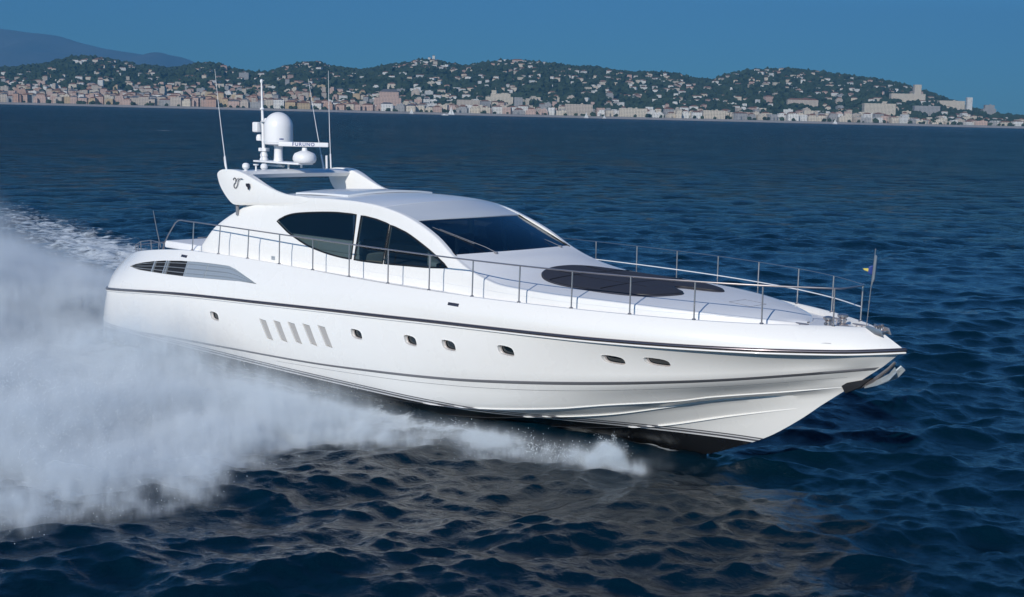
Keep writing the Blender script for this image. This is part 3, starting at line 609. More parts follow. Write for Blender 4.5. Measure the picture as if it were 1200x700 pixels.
# ------------------------------------------------------------------ rails
STX = [5.0, 6.4, 7.85, 9.33, 10.81, 12.34, 13.85, 15.31, 16.69, 18.03, 19.38, 20.72, 22.04, 23.26, 24.4]
STB = [2.49, 2.56, 2.65, 2.74, 2.81, 2.89, 2.95, 2.97, 2.94, 2.84, 2.66, 2.37, 1.95, 1.36, .56]
rb_ = tab(list(zip(STX, STB))); RT = 4.085
for sgn in (-1, 1):
    rl = MB(); pth = [(x, sgn*rb_(x), RT) for x in np.linspace(4.55, 24.4, 110)]
    pth = [(3.15, sgn*2.36, 3.12), (3.25, sgn*2.37, 3.3), (3.55, sgn*2.40, 3.62), (3.95, sgn*2.43, 3.98), (4.12, sgn*2.44, 4.06), (4.3, sgn*2.45, RT)]+pth
    if sgn < 0: pth = pth+[(24.47, -.48, RT), (24.50, -.3, RT), (24.51, 0, RT), (24.50, .3, RT), (24.47, .48, RT), (24.4, .56, RT)]
    rl.tube(pth, .0175 if sgn < 0 else .006, k=8)
    rail = rl.build('handrail', M_chrome, yacht)
    for i, x in enumerate(STX):
        m_ = MB(); yb = Gb(x)-.045
        m_.tube([(x, sgn*yb, Gz(x)-.03), (x, sgn*rb_(x), RT)], .0165, k=8); m_.lathe([(.045, 0), (.045, .012), (.03, .03)], (x, sgn*yb, Gz(x)), k=12)
        m_.build('stanchion', M_chrome, rail)
    if sgn > 0:
        m_ = MB(); m_.tube([(x, rb_(x)-.005, 3.62) for x in np.linspace(13.9, 24.4, 70)], .013, k=6); m_.build('lower_rail', M_plastic, rail)
# low rail round the stern
sr = MB(); zz = 3.30
pth = [(3.2, -2.35, 3.32), (2.4, -2.28, 3.34), (1.5, -2.08, 3.22), (.95, -1.92, 3.06), (.55, -1.6, 3.02), (.45, -.8, 3.04), (.42, 0, 3.05), (.45, .8, 3.04), (.55, 1.6, 3.02), (.95, 1.92, 3.06), (1.5, 2.08, 3.22), (2.4, 2.28, 3.34), (3.2, 2.35, 3.32)]
sr.tube(pth, .016, k=8); srl = sr.build('stern_rail', M_chrome, yacht)
for x, y, z in pth[::1]:
    if abs(y) > .1:
        m_ = MB(); m_.tube([(x, y, z), (x, y*.99, min(Gz(max(x, .3)), z)-.12)], .014, k=8); m_.build('stern_rail_post', M_chrome, srl)
m_ = MB(); m_.tube([(4.9, y, 3.62) for y in (-2.3, -1.2, 0, 1.2, 2.3)], .016, k=8)
for y in (-1.4, 1.4): m_.tube([(4.9, y, 3.1), (4.9, y, 3.62)], .016, k=8)
m_.build('cockpit_rail', M_chrome, yacht)
m_ = MB(); m_.tube([(1.05, -1.10, 2.95), (1.0, -1.2, 3.5), (.98, -1.31, 4.1)], [.018, .015, .010], k=8); m_.build('ensign_staff', M_chrome, yacht)

# ------------------------------------------------------------------ arch equipment
ex = 5.9
pl = MB(); rr = []
pl.box((5.85, -.02, 5.78), (2.15, .55, .055)); plat = pl.build('equipment_platform', M_plastic, yacht, bevel=.025, seg=3)
for x in (5.0, 5.45, 6.1, 6.7):
    m_ = MB(); m_.tube([(x, 0, 5.78), (max(5.85, min(x, 6.4)) if x in (5.45, 6.1) else x+.0, 0, 5.60 if 5.75 < x < 6.55 else 5.66)], .03, k=8); m_.build('platform_leg', M_plastic, plat)
m_ = MB(); m_.box((5.35, -.0, 5.67), (1.0, .12, .05)); m_.build('platform_bracket', M_plastic, plat, bevel=.01)
m_ = MB(); m_.tube([(4.92, 0, 5.75), (4.86, 0, 7.0), (4.83, 0, 7.35), (4.80, 0, 8.1)], [.055, .045, .035, .022], k=12); m_.lathe([(.0, 0), (.035, .01), (.045, .05), (.035, .10), (0, .12)], (4.80, 0, 8.06), k=12)
m_.lathe([(.06, 0), (.075, .02), (.06, .06)], (4.83, 0, 7.28), k=14); mast = m_.build('signal_mast', M_plastic, yacht)
m_ = MB(); m_.lathe([(.12, -.02), (.13, 0), (.07, .025)], (4.98, -.02, 6.95), k=14); m_.lathe([(.05, 0), (.06, .04), (.04, .08)], (5.05, -.02, 6.96), k=12); m_.build('mast_light', M_plastic, mast)
m_ = MB(); m_.box((4.62, -.02, 6.77), (.24, .22, .30)); m_.build('camera_housing', M_plastic, mast, bevel=.045, seg=3)
m_ = MB(); m_.lathe([(.0, -.10), (.09, -.09), (.10, 0), (.07, .08), (0, .10)], (4.72, -.02, 6.47), k=16); m_.tube([(4.72, 0, 6.45), (4.88, 0, 6.35)], .03, k=8); m_.build('searchlight', M_plastic, mast)
m_ = MB(); m_.lathe([(.12, 0), (.13, .03), (.10, .10), (.12, .14), (.09, .24), (.05, .27)], (4.92, 0, 5.80), k=18); m_.box((4.92, 0, 6.12), (.26, .2, .10), rz=.3); m_.build('horn', M_plastic, mast, bevel=.008)
# satellite dome
m_ = MB(); m_.lathe([(.15, 0), (.13, .08), (.12, .4), (.14, .46)], (5.62, 0, 5.80), k=20); dome = m_.build('dome_pedestal', M_plastic, yacht)
pr = [(0.0, .0), (.22, .0), (.37, .015), (.415, .04), (.425, .09), (.42, .45)]+[(.42*math.cos(a), .52+.44*math.sin(a)) for a in np.linspace(.02, math.pi/2-.02, 12)]
m_ = MB(); m_.lathe(pr, (5.62, 0, 6.27), k=40); sdome = m_.build('satellite_dome', M_plastic, yacht, angle=40)
m_ = MB(); m_.lathe([(.432, 0), (.436, .01), (.432, .02)], (5.62, 0, 6.36), k=40); m_.build('dome_seam', M_roofg, sdome)
fr_ = math.atan2(rh[1], rh[0])
m_ = MB(); a_ = -0.55; m_.v = []; 
for q in range(3):
    aa = math.atan2(-dh[1], -dh[0])+.28+q*.1; m_.box((5.62+.424*math.cos(aa), .424*math.sin(aa), 6.46), (.012, .035, .035), rz=aa)
m_.build('dome_badge', M_blue, sdome)
# radar: pedestal + open array
m_ = MB(); m_.lathe([(.26, 0), (.30, .02), (.34, .10), (.33, .20), (.28, .28), (.16, .33), (.08, .36), (.07, .44)], (6.85, 0, 5.80), k=30); rped = m_.build('radar_pedestal', M_plastic, yacht, angle=45)
m_ = MB(); c_ = Vector((6.80, 0, 6.33)); ang = math.radians(47); m_.box(tuple(c_), (1.42, .10, .13), rz=ang); bar = m_.build('radar_antenna', M_plastic, yacht, bevel=.03, seg=3)
tx = bpy.data.curves.new('lettering', 'FONT'); tx.body = 'FURUNO'; tx.size = .135; tx.align_x = 'CENTER'; tx.align_y = 'CENTER'; tx.extrude = .002; tx.space_character = 1.25; tx.offset = .003
tx.materials.append(M_blue); _t = bpy.data.objects.new('lettering_curve', tx); _m = bpy.data.meshes.new_from_object(_t); bpy.data.objects.remove(_t); txo = bpy.data.objects.new('lettering', _m); COL.objects.link(txo); txo.parent = bar
nrm_ = Vector((math.sin(ang), -math.cos(ang), 0)); txo.location = c_+nrm_*.052-YO; txo.rotation_euler = (math.pi/2, 0, ang)
m_ = MB(); m_.lathe([(0, 0), (.07, .0), (.105, .05), (.10, .12), (.06, .165), (0, .175)], (6.15, -.9, 5.60), k=20); m_.build('gps_dome', M_plastic, yacht)
m_ = MB(); m_.tube([(6.28, -1.62, 5.55), (6.28, -1.62, 5.66)], .05, k=10); m_.lathe([(0, 0), (.07, .0), (.105, .05), (.10, .12), (.06, .165), (0, .175)], (6.28, -1.62, 5.63), k=20); m_.build('gps_dome', M_plastic, yacht)
m_ = MB(); m_.lathe([(.04, 0), (.025, .02), (.025, .14), (.08, .16), (.08, .19)], (6.40, -1.36, 5.58), k=14); m_.build('anchor_light', M_plastic, yacht)
def whip(p0, p1, base_len=.45):
    p0, p1 = Vector(p0), Vector(p1); m_ = MB(); d = p1-p0; L_ = d.length; d.normalize(); bend = Vector((-.04, 0, 0))
    P = [p0+d*(L_*s)+bend*math.sin(s*math.pi)*.6 for s in (0, .15, .151, .4, .7, 1)]; m_.tube(P, [.026, .024, .012, .010, .007, .004], k=8); m_.build('whip_antenna', M_plastic, yacht)
whip((6.05, -2.1, 5.56), (5.50, -2.1, 8.38)); whip((5.98, -2.06, 5.56), (5.85, -2.06, 5.95))
whip((5.45, 2.1, 5.56), (5.30, 2.1, 8.50)); whip((5.25, 1.98, 5.56), (4.48, 1.98, 8.25))
m_ = MB(); m_.tube([(5.4, 1.98, 5.56), (5.38, 1.98, 5.95)], .035, k=10); m_.build('antenna_base', M_plastic, yacht)
#SETTING
# ================================================================== the sea
def W2(u, v): return CAM[0]+v*dh[0]+u*rh[0], CAM[1]+v*dh[1]+u*rh[1]
SHORE = 3000.0
def inpoly(X, Y, P):
    ins = np.zeros(X.shape, bool); n_ = len(P)
    for i in range(n_):
        x0, y0 = P[i]; x1, y1 = P[(i+1) % n_]
        if y0 == y1: continue
        c = ((y0 > Y) != (y1 > Y)) & (X < (x1-x0)*(Y-y0)/(y1-y0)+x0); ins ^= c
    return ins
def segdist(X, Y, A, B):
    ax, ay = A; bx, by = B; L2 = (bx-ax)**2+(by-ay)**2
    t = np.clip(((X-ax)*(bx-ax)+(Y-ay)*(by-ay))/L2, 0, 1); return np.hypot(X-ax-t*(bx-ax), Y-ay-t*(by-ay))
def polydist(X, Y, P):
    d = np.full(X.shape, 1e9)
    for i in range(len(P)): d = np.minimum(d, segdist(X, Y, P[i], P[(i+1) % len(P)]))
    return np.where(inpoly(X, Y, P), d, -d)
# plan outline of the spray that leaves the starboard side
SPRAY = [(20.6, -1.7), (19.6, -2.5), (18.2, -2.9), (16.6, -3.5), (15.2, -4.4), (14.3, -5.6), (14.4, -6.8), (15.4, -8.0), (16.8, -9.3), (16.3, -10.2), (15.2, -10.4), (15.8, -11.4), (16.6, -13.2), (15.2, -13.3), (13.2, -12.4), (11.5, -12.6), (4, -13.2), (-10, -13.5), (-34, -13.0), (-34, 3.0), (-1.5, 3.0), (-.2, 2.2), (-.2, -2.0), (5, -2.3), (12, -2.4), (18, -1.6)]
class Tile:
    """periodic patch of random sea, kept at several sharpness levels"""
    def __init__(s, L, n, slope, lpeak, lmin, wind, spread, seed, chop):
        s.L, s.n = L, n; k1 = 2*np.pi*np.fft.fftfreq(n, L/n); KX, KY = np.meshgrid(k1, k1, indexing='ij'); K = np.hypot(KX, KY); K[0, 0] = 1
        r = np.random.default_rng(seed); th = np.arctan2(KY, KX)-wind; kp = 2*np.pi/lpeak
        c = np.abs(np.cos(th))**spread; A = K**-1.78*np.exp(-.6*(kp/K)**3)*np.sqrt(c+.03)*(K < 2*np.pi/lmin)
        ph = (r.standard_normal((n, n))+1j*r.standard_normal((n, n)))*A; ph[0, 0] = 0
        h = np.fft.ifft2(ph).real; hk = np.fft.fft2(h); sl = np.sqrt((np.abs(hk*K)**2).sum())/n**2; hk *= slope/sl*1.0
        s.dx = [L/n*1.0*2**i for i in range(8)]; s.lv = []
        for d in s.dx:
            f = np.exp(-(K*d/2.2)**4) if d > L/n else np.ones_like(K); q = hk*f
            s.lv.append([np.fft.ifft2(q).real, np.fft.ifft2(1j*KX/K*q).real*chop, np.fft.ifft2(1j*KY/K*q).real*chop])
    def sample(s, X, Y, dx):
        fx = (X/s.L % 1)*s.n; fy = (Y/s.L % 1)*s.n; i0 = fx.astype(int) % s.n; j0 = fy.astype(int) % s.n; u = fx-np.floor(fx); v = fy-np.floor(fy); i1 = (i0+1) % s.n; j1 = (j0+1) % s.n
        lev = np.clip(np.log2(np.maximum(dx, s.dx[0])/s.dx[0]), 0, len(s.dx)-1.001); l0 = lev.astype(int); t = lev-l0; out_ = []
        for c in range(3):
            tot = np.zeros_like(X)
            for l in range(len(s.dx)):
                w_ = np.where(l0 == l, 1-t, 0)+np.where(l0+1 == l, t, 0); m_ = w_ > 0
                if not m_.any(): continue
                A = s.lv[l][c]; a_, b_, c_, d_ = A[i0[m_], j0[m_]], A[i1[m_], j0[m_]], A[i0[m_], j1[m_]], A[i1[m_], j1[m_]]
                uu_, vv_ = u[m_], v[m_]; tot[m_] += w_[m_]*((a_*(1-uu_)+b_*uu_)*(1-vv_)+(c_*(1-uu_)+d_*uu_)*vv_)
            out_.append(tot)
        return out_
def wave_field(X, Y, dx):
    H = 0; DX = 0; DY = 0
    for L, n_, slope, lp, lm, wd, sp, seed, rot in ((43.0, 1024, .32, 2.2, .12, -.75, 2.0, 3, .35), (187.0, 1024, .14, 8.0, 0.9, -.60, 3.0, 4, -.22)):
        c, s = math.cos(rot), math.sin(rot); t = Tile(L, n_, slope, lp, lm, wd-rot, sp, seed, .9); h, a, b = t.sample(X*c+Y*s, -X*s+Y*c, dx)
        H = H+h; DX = DX+a*c-b*s; DY = DY+a*s+b*c
    return H, DX, DY
rad = [0.0, 3.0, 6.0, 9.0]; r_ = 12.0
while r_ < 3030: rad.append(r_); r_ *= (1.0030 if r_ < 90 else 1.0052)
rad = np.array(rad+[3040.0, 3400.0]); NR = len(rad)
angs = np.concatenate([np.linspace(-180, -33, 90)[:-1], np.linspace(-33, 33, 600), np.linspace(33, 180, 90)[1:-1]])*math.pi/180; NA = len(angs)
RR, AA = np.meshgrid(rad, angs, indexing='ij'); U, V = RR*np.sin(AA), RR*np.cos(AA)
X = CAM[0]+V*dh[0]+U*rh[0]; Y = CAM[1]+V*dh[1]+U*rh[1]
dang = np.where(np.abs(AA) < .577, .00192, .03); dxl = np.maximum(RR*np.where(RR < 90, .0030, .0052), RR*dang)*1.1
H, DX, DY = wave_field(X, Y, np.maximum(dxl, .02))
gust = .92+.22*np.sin(X*.021+1.3)*np.sin(Y*.017+.5)+.2*np.sin(X*.07-Y*.05); H *= gust; DX *= gust; DY *= gust
DX = np.where(RR < 900, DX, 0); DY = np.where(RR < 900, DY, 0)
# calm the surface under the hull, lift it where the bow throws it aside
hx = np.clip(X, -.2, 21); hbm = np.interp(hx, [-.2, 10, 12, 14, 16, 18, 19, 21], [2.3, 2.3, 2.2, 1.85, 1.3, .8, .5, .03]); dist = np.abs(Y)-hbm
near = (X > -1) & (X < 21.5)
damp = np.where(near, .35+.65*sstep(dist, 0, 2.5), 1); H *= damp
H += np.where(near, .20*np.exp(-((dist-.55)/.45)**2)*sstep(21-X, 0, 2)*sstep(X, 6, 14), 0)
H -= np.where(near, .25*np.exp(-(dist/.5)**2)*(dist < 0), 0)
ds = polydist(X, Y, SPRAY)
foam = .95*sstep(ds, -.15, 1.1)
tn = -X; arm = lambda s0, sp: np.abs(Y)-(3.0+sp*tn)
wk = np.where(X < 1, .85*np.exp(-(np.abs(Y)/(2.6+.10*tn))**4), 0)
for (cx, cyy, wd, am) in ((None, None, 2.6, .95),):
    a_ = np.abs(np.abs(Y)-(3.2+.30*np.maximum(tn+3, 0))); wk = np.maximum(wk, np.where((X < 2), am*np.exp(-(a_/(wd+.05*tn))**2)*np.exp(-np.maximum(tn-25, 0)/60), 0))
wk = np.maximum(wk, np.where((X < 0) & (np.abs(Y) < 3+.3*tn), .55*np.exp(-np.maximum(tn-20, 0)/50), 0))
foam = np.maximum(foam, wk)
foam = np.maximum(foam, np.where(near & (X < 20.9), .9*np.exp(-((dist-.15)/.30)**2)*sstep(21-X, 0, .8)*(X > 4), 0))
# streak left by a far boat
fx, fy = W2((190-600)/FPX*392, 392.0); foam = np.maximum(foam, .9*np.exp(-(((X-fx)*rh[0]+(Y-fy)*rh[1])/4.5)**2-(((X-fx)*dh[0]+(Y-fy)*dh[1])/3)**2))
H += foam*.05*np.sin(X*3.1+np.sin(Y*2.3)*2)*np.sin(Y*2.7+np.sin(X*1.9)*2)*(dxl < .5)
me = bpy.data.meshes.new('sea'); co = np.stack([X+DX, Y+DY, H], -1).reshape(-1, 3).astype(np.float32)
ii = np.arange((NR-1)*NA); i0 = ii//NA; j0 = ii % NA; j1 = (j0+1) % NA
F = np.stack([i0*NA+j0, i0*NA+j1, (i0+1)*NA+j1, (i0+1)*NA+j0], -1).astype(np.int32)
me.vertices.add(len(co)); me.vertices.foreach_set('co', co.ravel()); me.loops.add(len(F)*4); me.loops.foreach_set('vertex_index', F.ravel())
me.polygons.add(len(F)); me.polygons.foreach_set('loop_start', np.arange(len(F), dtype=np.int32)*4); me.polygons.foreach_set('loop_total', np.full(len(F), 4, np.int32))
me.update(calc_edges=True); me.polygons.foreach_set('use_smooth', np.ones(len(F), bool))
if me.polygons[5000].normal.z < 0: me.flip_normals()
me.attributes.new('far', 'FLOAT', 'POINT').data.foreach_set('value', sstep(np.log(np.maximum(RR, 1)), math.log(60), math.log(1600)).reshape(-1).astype(np.float32)); at = me.attributes.new('foam', 'FLOAT', 'POINT'); at.data.foreach_set('value', foam.reshape(-1).astype(np.float32))
sea = bpy.data.objects.new('sea', me); COL.objects.link(sea); tag(sea, 'dark blue choppy sea with foam beside and behind the yacht', 'sea', kind='structure')
m = bpy.data.materials.new('sea_water'); m.use_nodes = True; n = m.node_tree; p = n.nodes['Principled BSDF']; L = n.links
p.inputs['Base Color'].default_value = (0.0003, 0.0100, 0.0200, 1); p.inputs['Roughness'].default_value = 0.09; p.inputs['IOR'].default_value = 1.333
tc = n.nodes.new('ShaderNodeTexCoord')
def noise(sc, det=4, rough=.55, dim='3D', dist=0.0):
    q = n.nodes.new('ShaderNodeTexNoise'); q.inputs['Scale'].default_value = sc; q.inputs['Detail'].default_value = det; q.inputs['Roughness'].default_value = rough; q.inputs['Distortion'].default_value = dist
    L.new(tc.outputs['Object'], q.inputs['Vector']); return q
def mathn(op, a, b=None, c=None):
    q = n.nodes.new('ShaderNodeMath'); q.operation = op
    for i, z in enumerate((a, b, c)):
        if z is None: continue
        if isinstance(z, (int, float)): q.inputs[i].default_value = z
        else: L.new(z, q.inputs[i])
    return q.outputs[0]
far = n.nodes.new('ShaderNodeAttribute'); far.attribute_name = 'far'; mrr = n.nodes.new('ShaderNodeMapRange'); L.new(far.outputs['Fac'], mrr.inputs[0]); mrr.inputs[3].default_value = .06; mrr.inputs[4].default_value = .20
gn = noise(.018, 8, .7, dist=.5); gn2 = n.nodes.new('ShaderNodeMapRange'); L.new(gn.outputs['Fac'], gn2.inputs[0]); gn2.inputs[1].default_value = .35; gn2.inputs[2].default_value = .65; gn2.inputs[3].default_value = -.03; gn2.inputs[4].default_value = .06
L.new(mathn('ADD', mrr.outputs[0], mathn('MULTIPLY', gn2.outputs[0], far.outputs['Fac'])), p.inputs['Roughness'])
b4 = n.nodes.new('ShaderNodeBump'); L.new(mathn('MULTIPLY', far.outputs['Fac'], 4.0), b4.inputs['Distance']); L.new(noise(.5, 6, .6).outputs['Fac'], b4.inputs['Height'])
b3 = n.nodes.new('ShaderNodeBump'); L.new(b4.outputs[0], b3.inputs['Normal']); L.new(mathn('MULTIPLY', far.outputs['Fac'], 32.0), b3.inputs['Distance']); L.new(noise(.13, 8, .72).outputs['Fac'], b3.inputs['Height'])
b1 = n.nodes.new('ShaderNodeBump'); b1.inputs['Distance'].default_value = .030; L.new(noise(5.0, 7, .62, dist=.6).outputs['Fac'], b1.inputs['Height'])
b2 = n.nodes.new('ShaderNodeBump'); b2.inputs['Distance'].default_value = .06; L.new(noise(1.1, 4, .5).outputs['Fac'], b2.inputs['Height']); L.new(b1.outputs[0], b2.inputs['Normal']); L.new(b3.outputs[0], b1.inputs['Normal'])
b0 = n.nodes.new('ShaderNodeBump'); b0.inputs['Distance'].default_value = .004; L.new(noise(13.0, 5, .6, dist=.5).outputs['Fac'], b0.inputs['Height']); L.new(b2.outputs[0], b0.inputs['Normal']); L.new(b0.outputs[0], p.inputs['Normal'])
fa = n.nodes.new('ShaderNodeAttribute'); fa.attribute_name = 'foam'
fn = noise(1.5, 9, .68, dist=.6).outputs['Fac']
mk = n.nodes.new('ShaderNodeMapRange'); mk.interpolation_type = 'SMOOTHSTEP'
L.new(mathn('ADD', mathn('MULTIPLY', fa.outputs['Fac'], .62), fn), mk.inputs[0]); mk.inputs[1].default_value = .86; mk.inputs[2].default_value = 1.12
fd = n.nodes.new('ShaderNodeBsdfDiffuse'); fd.inputs[0].default_value = (.62, .68, .72, 1)
bf = n.nodes.new('ShaderNodeBump'); bf.inputs['Distance'].default_value = .15; L.new(fn, bf.inputs['Height']); L.new(bf.outputs[0], fd.inputs['Normal'])
mxs = n.nodes.new('ShaderNodeMixShader'); L.new(mk.outputs[0], mxs.inputs[0]); L.new(p.outputs[0], mxs.inputs[1]); L.new(fd.outputs[0], mxs.inputs[2])
L.new(mxs.outputs[0], n.nodes['Material Output'].inputs[0]); sea.data.materials.append(m)

# ================================================================== spray
BX0, BX1, BY0, BY1, BZ0, BZ1 = -34.0, 21.5, -14.5, 6.0, -0.15, 5.6; VX = .15
nx, ny, nz = int((BX1-BX0)/VX)+1, int((BY1-BY0)/VX)+1, int((BZ1-BZ0)/VX)+1
def fbm(shape, beta, seed, asp=(1, 1, 1)):
    r = np.random.default_rng(seed).standard_normal(shape).astype(np.float32); f = np.fft.rfftn(r)
    kx = np.fft.fftfreq(shape[0])[:, None, None]*asp[0]; ky = np.fft.fftfreq(shape[1])[None, :, None]*asp[1]; kz = np.fft.rfftfreq(shape[2])[None, None, :]*asp[2]
    k = np.sqrt(kx*kx+ky*ky+kz*kz); k[0, 0, 0] = 1; f *= 1/(np.maximum(k, .012)**beta); f[0, 0, 0] = 0
    o_ = np.fft.irfftn(f, s=shape, axes=(0, 1, 2)); return (o_/o_.std()).astype(np.float32)
gx = np.linspace(BX0, BX0+VX*(nx-1), nx); gy = np.linspace(BY0, BY0+VX*(ny-1), ny); gz = np.linspace(BZ0, BZ0+VX*(nz-1), nz)
GX, GY = np.meshgrid(gx, gy, indexing='ij')
N3 = fbm((nx, ny, nz), 1.75, 3, (1, 1, .55)); N2 = fbm((nx, ny, 2), 1.6, 4)[:, :, 0]
D2 = polydist(GX, GY, SPRAY)+.55*N2*(GX < 17)
hmap = np.interp(GX, [-34, -14, -6, 0, 5, 10, 14, 17, 20.5], [3.6, 3.7, 3.4, 2.5, 1.9, 1.35, .95, .55, .35])
hmap *= np.interp(GY, [-13.5, -10, -6, -3, 0, 3, 6], [.55, .85, 1.0, .95, 1.0, .8, .5])
hmap *= 1+.18*N2; hmap = np.maximum(hmap, .2)
hmap = np.where(GX < 1.0, hmap*np.interp(GY, [-3, -1, 1, 3], [1, .8, .45, .3]), hmap)
zz3 = gz[None, None, :]; hh = hmap[:, :, None]
edge = sstep(D2[:, :, None]+.55*N3-.25*zz3/hh, -.9, .7)
vert = np.exp(-np.maximum(zz3-.0, 0)**2/(hh*.62)**2)*sstep(zz3, -.3, 0.0)
streak = np.clip(.85+.34*N3, .1, 2.2)
dens = edge*vert*streak
dens *= np.interp(GX, [-34, 5, 12, 17, 20.5], [1, 1, .9, .75, .7])[:, :, None]
# keep it light against the topsides
hs = np.abs(GY)-np.interp(GX, [-.2, 5, 12, 18, 20], [2.5, 2.8, 2.9, 2.4, 1.6]); lt = np.where(GX > -.5, .12+.30*(1-sstep(GX, 1, 7))+(.88-.30*(1-sstep(GX, 1, 7)))*sstep(hs, .3, 2.6), 1.0); dens *= lt[:, :, None]
# burst where the bow cuts the water
ZZ = zz3; XX = GX[:, :, None]; YY = GY[:, :, None]
burst = 0
for bx_, by_, bz_, br_, ba_ in ((20.42, -2.42, .22, .20, 3.6), (20.24, -2.50, .38, .15, 2.6), (20.12, -2.62, .12, .22, 2.6), (19.85, -2.62, .06, .24, 1.6), (20.62, -2.36, .02, .18, 2.6), (20.9, -2.2, -.05, .2, 1.4), (19.6, -2.65, .05, .26, 1.2)):
    burst = np.maximum(burst, np.exp(-(((XX-bx_)/br_)**2+((YY-by_)/br_)**2+((ZZ-bz_)/br_)**2))*ba_)
burst = burst*np.clip(1+.5*N3, .2, 3)
run = np.exp(-((YY+2.85+(XX-18)*-.12)/.62)**2-((ZZ-.0)/.20)**2)*sstep(XX, 9, 14)*sstep(20.6-XX, 0, 1.2)*np.clip(.9+.6*N3, 0, 3)*.65
dens = np.maximum(dens, np.maximum(burst, run))
inside = np.abs(YY) < np.interp(XX, [-.1, 0, 5, 12, 18, 20.5], [0, 2.2, 2.45, 2.55, 2.1, .9]); dens = np.where(inside & (ZZ > .0), dens*.0, dens)
dens = np.where(dens < .015, 0, dens).astype(np.float32)
me = bpy.data.meshes.new('spray_samples'); NV = nx*ny*nz; me.vertices.add(NV)
me.attributes.new('dens', 'FLOAT', 'POINT').data.foreach_set('value', dens.reshape(-1))
spray = bpy.data.objects.new('spray', me); COL.objects.link(spray)
tag(spray, 'billowing white spray thrown up along the side and stern of the yacht', 'spray', kind='stuff')
g = bpy.data.node_groups.new('spray_volume', 'GeometryNodeTree'); g.interface.new_socket('Geometry', in_out='INPUT', socket_type='NodeSocketGeometry'); g.interface.new_socket('Geometry', in_out='OUTPUT', socket_type='NodeSocketGeometry')
N = g.nodes; GL = g.links; gi = N.new('NodeGroupInput'); go = N.new('NodeGroupOutput')
vc = N.new('GeometryNodeVolumeCube'); vc.inputs['Min'].default_value = (BX0, BY0, BZ0); vc.inputs['Max'].default_value = (gx[-1], gy[-1], gz[-1])
vc.inputs['Resolution X'].default_value = nx; vc.inputs['Resolution Y'].default_value = ny; vc.inputs['Resolution Z'].default_value = nz
pos = N.new('GeometryNodeInputPosition'); sep = N.new('ShaderNodeSeparateXYZ'); GL.new(pos.outputs[0], sep.inputs[0])
def gm(op, a, b=None, c=None):
    q = N.new('ShaderNodeMath'); q.operation = op
    for i, z in enumerate((a, b, c)):
        if z is None: continue
        if isinstance(z, (int, float)): q.inputs[i].default_value = z
        else: GL.new(z, q.inputs[i])
    return q.outputs[0]
ix = [gm('MINIMUM', gm('MAXIMUM', gm('ROUND', gm('DIVIDE', gm('SUBTRACT', sep.outputs[i], b0), VX)), 0), mxn-1) for i, (b0, mxn) in enumerate(((BX0, nx), (BY0, ny), (BZ0, nz)))]
def im(op, a, b):
    q = N.new('FunctionNodeIntegerMath'); q.operation = op
    for i, z in enumerate((a, b)):
        if isinstance(z, int): q.inputs[i].default_value = z
        else: GL.new(z, q.inputs[i])
    return q.outputs[0]
idx = im('ADD', im('MULTIPLY', im('ADD', im('MULTIPLY', ix[0], ny), ix[1]), nz), ix[2])
na = N.new('GeometryNodeInputNamedAttribute'); na.data_type = 'FLOAT'; na.inputs[0].default_value = 'dens'
si = N.new('GeometryNodeSampleIndex'); si.data_type = 'FLOAT'; si.domain = 'POINT'
GL.new(gi.outputs[0], si.inputs['Geometry']); GL.new(na.outputs[0], si.inputs['Value']); GL.new(idx, si.inputs['Index']); GL.new(si.outputs[0], vc.inputs['Density'])
sm = N.new('GeometryNodeSetMaterial'); M_spray = bpy.data.materials.new('spray_mist'); sm.inputs['Material'].default_value = M_spray
GL.new(vc.outputs[0], sm.inputs[0]); GL.new(sm.outputs[0], go.inputs[0])
md = spray.modifiers.new('volume', 'NODES'); md.node_group = g; spray.data.materials.append(M_spray)
M_spray.use_nodes = True; n = M_spray.node_tree; n.nodes.clear(); o_ = n.nodes.new('ShaderNodeOutputMaterial'); pv = n.nodes.new('ShaderNodeVolumePrincipled')
pv.inputs['Color'].default_value = (.86, .93, .98, 1); pv.inputs['Density'].default_value = 2.2; pv.inputs['Anisotropy'].default_value = -.15
tc = n.nodes.new('ShaderNodeTexCoord'); mp = n.nodes.new('ShaderNodeMapping'); mp.inputs['Scale'].default_value = (1, 1, .22); no = n.nodes.new('ShaderNodeTexNoise'); no.inputs['Scale'].default_value = 4.0; no.inputs['Detail'].default_value = 7; no.inputs['Roughness'].default_value = .74
at_ = n.nodes.new('ShaderNodeAttribute'); at_.attribute_name = 'density'
n.links.new(tc.outputs['Object'], mp.inputs[0]); n.links.new(mp.outputs[0], no.inputs['Vector'])
def vm(op, a, b):
    q = n.nodes.new('ShaderNodeMath'); q.operation = op
    for i, z in enumerate((a, b)):
        if isinstance(z, (int, float)): q.inputs[i].default_value = z
        else: n.links.new(z, q.inputs[i])
    return q.outputs[0]
sm_ = n.nodes.new('ShaderNodeMapRange'); sm_.interpolation_type = 'SMOOTHSTEP'; sm_.inputs[1].default_value = .12; sm_.inputs[2].default_value = 1.0; sm_.inputs[3].default_value = 0; sm_.inputs[4].default_value = 1
n.links.new(vm('ADD', at_.outputs['Fac'], vm('MULTIPLY', vm('SUBTRACT', no.outputs['Fac'], .5), 3.4)), sm_.inputs[0])
# thin veil plus torn dense sheets
dn_ = vm('MULTIPLY', at_.outputs['Fac'], vm('ADD', vm('MULTIPLY', sm_.outputs[0], 5.0), 1.15))
n.links.new(dn_, pv.inputs['Density'])
pv.inputs['Density Attribute'].default_value = ''
n.links.new(pv.outputs[0], o_.inputs['Volume'])

